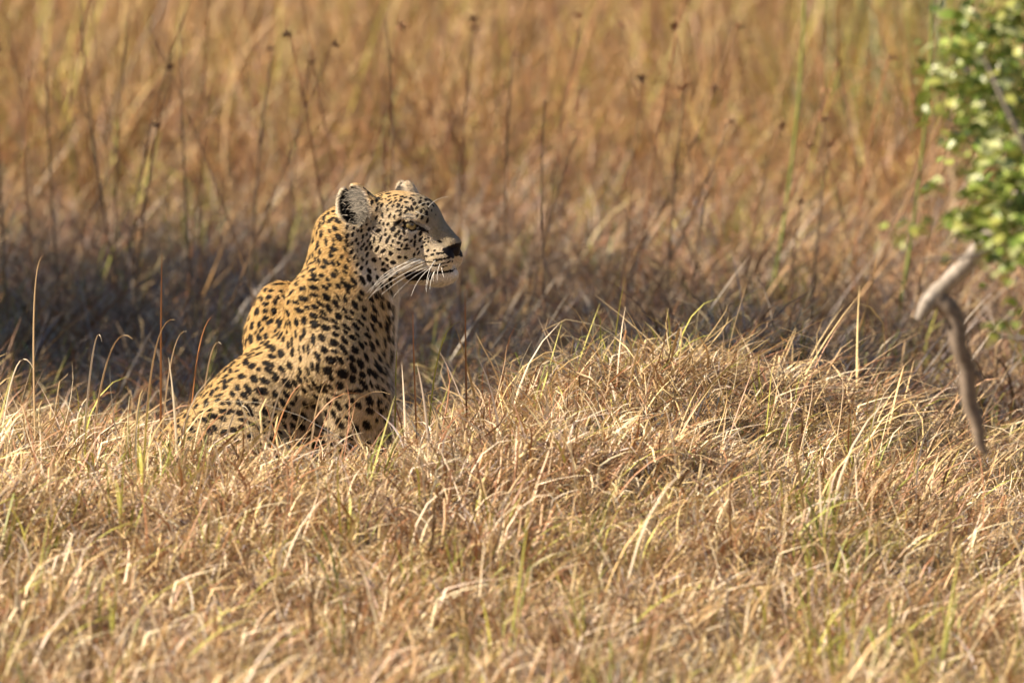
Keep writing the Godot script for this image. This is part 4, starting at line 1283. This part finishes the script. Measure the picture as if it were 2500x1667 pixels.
# long pale hairs that grow from the front edge of each ear across its hollow
func make_ear_tufts(root: Node3D, rng: RandomNumberGenerator) -> void:
	for k in 1:
		var s: float = 1.0 - 2.0 * k
		var to_head: Transform3D = ears[k].affine_inverse()
		var v := PackedVector3Array()
		var n := PackedVector3Array()
		var c := PackedColorArray()
		var idx := PackedInt32Array()
		for i in 520:
			var y: float = rng.randf_range(-44.0, 36.0)
			var edge: float = 31.0 * sqrt(maxf(0.0, 1.0 - pow((y - 3.0) / 47.0, 2.0)))
			var a := Vector3(2.0 + edge * rng.randf_range(0.1, 1.0), y, rng.randf_range(2.0, 16.0) * s)
			var way := Vector3(-1.0, 0.45 + rng.randf_range(-0.9, 0.9) - 0.012 * y, rng.randf_range(0.2, 0.8) * s).normalized()
			if i % 9 == 0:
				a.x = rng.randf_range(-24.0, 10.0)
			if y < -20.0:
				way = Vector3(rng.randf_range(-0.9, 0.4), rng.randf_range(-0.6, 0.5), 0.8 * s).normalized()
			var len: float = rng.randf_range(12.0, 30.0)
			var b: Vector3 = a + way * len * 0.5
			var d: Vector3 = b + (way + Vector3(-0.1, -0.5, -0.1 * s)).normalized() * len * 0.5
			var w: Vector3 = Vector3(way.y, -way.x, 0.0).normalized() * rng.randf_range(0.5, 0.95)
			var g: float = rng.randf_range(0.04, 0.4)
			var first: int = v.size()
			for q in [a - w, a + w, b - w * 0.8, b + w * 0.8, d]:
				v.append(head * ((to_head * q) * 0.001))
				n.append((head.basis * (to_head.basis * Vector3(-0.2, 0.2, s))).normalized())
				c.append(Color(0.66 * g, 0.58 * g, 0.45 * g))
			for t in [[0, 1, 2], [1, 3, 2], [2, 3, 4]]:
				var f: Vector3 = (v[first + t[2]] - v[first + t[0]]).cross(v[first + t[1]] - v[first + t[0]])
				if f.dot(n[first]) > 0.0:
					idx.append_array([first + t[0], first + t[1], first + t[2]])
				else:
					idx.append_array([first + t[0], first + t[2], first + t[1]])
		part("ear_tuft", to_mesh(v, n, c, idx), coloured(0.6, 0.2), root).set_meta("kind", "stuff")


func make_eyes(root: Node3D) -> void:
	for s in [1.0, -1.0]:
		var st := SurfaceTool.new()
		st.begin(Mesh.PRIMITIVE_TRIANGLES)
		var gaze: Vector3 = Vector3(0.72, 0.02, 0.69 * s).normalized()
		var rings := 20
		var seg := 28
		var up := Vector3.UP
		var u: Vector3 = gaze.cross(up).normalized()
		var w: Vector3 = u.cross(gaze)
		for r in rings + 1:
			var a: float = PI * r / rings
			for k in seg:
				var t: float = TAU * k / seg
				var d: Vector3 = gaze * cos(a) + (u * cos(t) + w * sin(t)) * sin(a)
				var streak: float = 1.0 + 0.3 * fine.get_noise_2d(t * 6.0, 3.0 * s)
				var col := Color(0.02, 0.014, 0.01)
				if a < 0.24:
					col = Color(0.004, 0.004, 0.004)
				elif a < 0.92:
					col = Color(0.27, 0.215, 0.085) * streak
				elif a < 1.05:
					col = Color(0.04, 0.03, 0.015)
				st.set_color(Color(col.r, col.g, col.b))
				st.set_normal(head.basis * d)
				st.add_vertex(head.basis * d * 0.0165)
		for r in rings:
			for k in seg:
				var k2: int = (k + 1) % seg
				for q in [r * seg + k, (r + 1) * seg + k, r * seg + k2, (r + 1) * seg + k, (r + 1) * seg + k2, r * seg + k2]:
					st.add_index(q)
		var m := coloured(0.25)
		m.clearcoat_enabled = true
		m.clearcoat = 1.0
		m.clearcoat_roughness = 0.08
		var eye := part("eye", st.commit(), m, root)
		eye.position = head * (eye_at(s) * 0.001)


func make_whiskers(root: Node3D, rng: RandomNumberGenerator) -> void:
	var rows := [
		1090,1065,850,1130,480,1490, 1150,1075,800,1200,510,1560, 1180,1085,900,1150,560,1440, 1140,1110,820,1260,590,1400, 1200,1130,900,1260,560,1500, 1225,1170,960,1260,670,1510, 1230,1195,1000,1300,800,1560,
		1290,1170,1110,1290,1035,1530, 1330,1090,1230,1200,1215,1450, 1330,1210,1270,1300,1265,1450, 1390,1130,1350,1220,1355,1340, 1410,1180,1420,1260,1440,1300, 1330,1210,1290,1290,1310,1350, 1110,1085,640,1190,530,1490,
		1280,1240,1240,1290,1220,1480, 1170,1080,980,1130,700,1290, 1200,1100,930,1180,640,1330, 1085,480,1150,510,1220,540, 1110,420,1160,370,1260,365, 1240,430,1330,310,1490,300]
	var m := coloured(0.35, 0.3)
	for i in range(0, rows.size(), 6):
		var q := []
		for e in 3:
			q.append(Vector2((rows[i + 2 * e] / 5.057 + 800.0 - 850.0) / 1100.0, (1290.0 - rows[i + 2 * e + 1] / 5.057 - 430.0) / 1100.0))
		var p: Vector3 = meet(q[0].x, q[0].y)
		if p.x > 5.0:
			continue
		var out: float = 0.025 if i < 102 else 0.01
		var b := Vector3(q[1].x, q[1].y + 0.087 * (p.z + out), p.z + out)
		var t := Vector3(q[2].x, q[2].y + 0.087 * (p.z + out * 1.6), p.z + out * 1.6)
		var pts := curve3(p, b, t, 12)
		var radii := PackedFloat32Array()
		for k in 13:
			radii.append(0.00105 * (1.0 - 0.75 * k / 12.0) if i < 102 else 0.0004 * (1.0 - 0.6 * k / 12.0))
		part("whisker", tube(pts, radii, Color(0.85, 0.83, 0.76), 5), m, root)
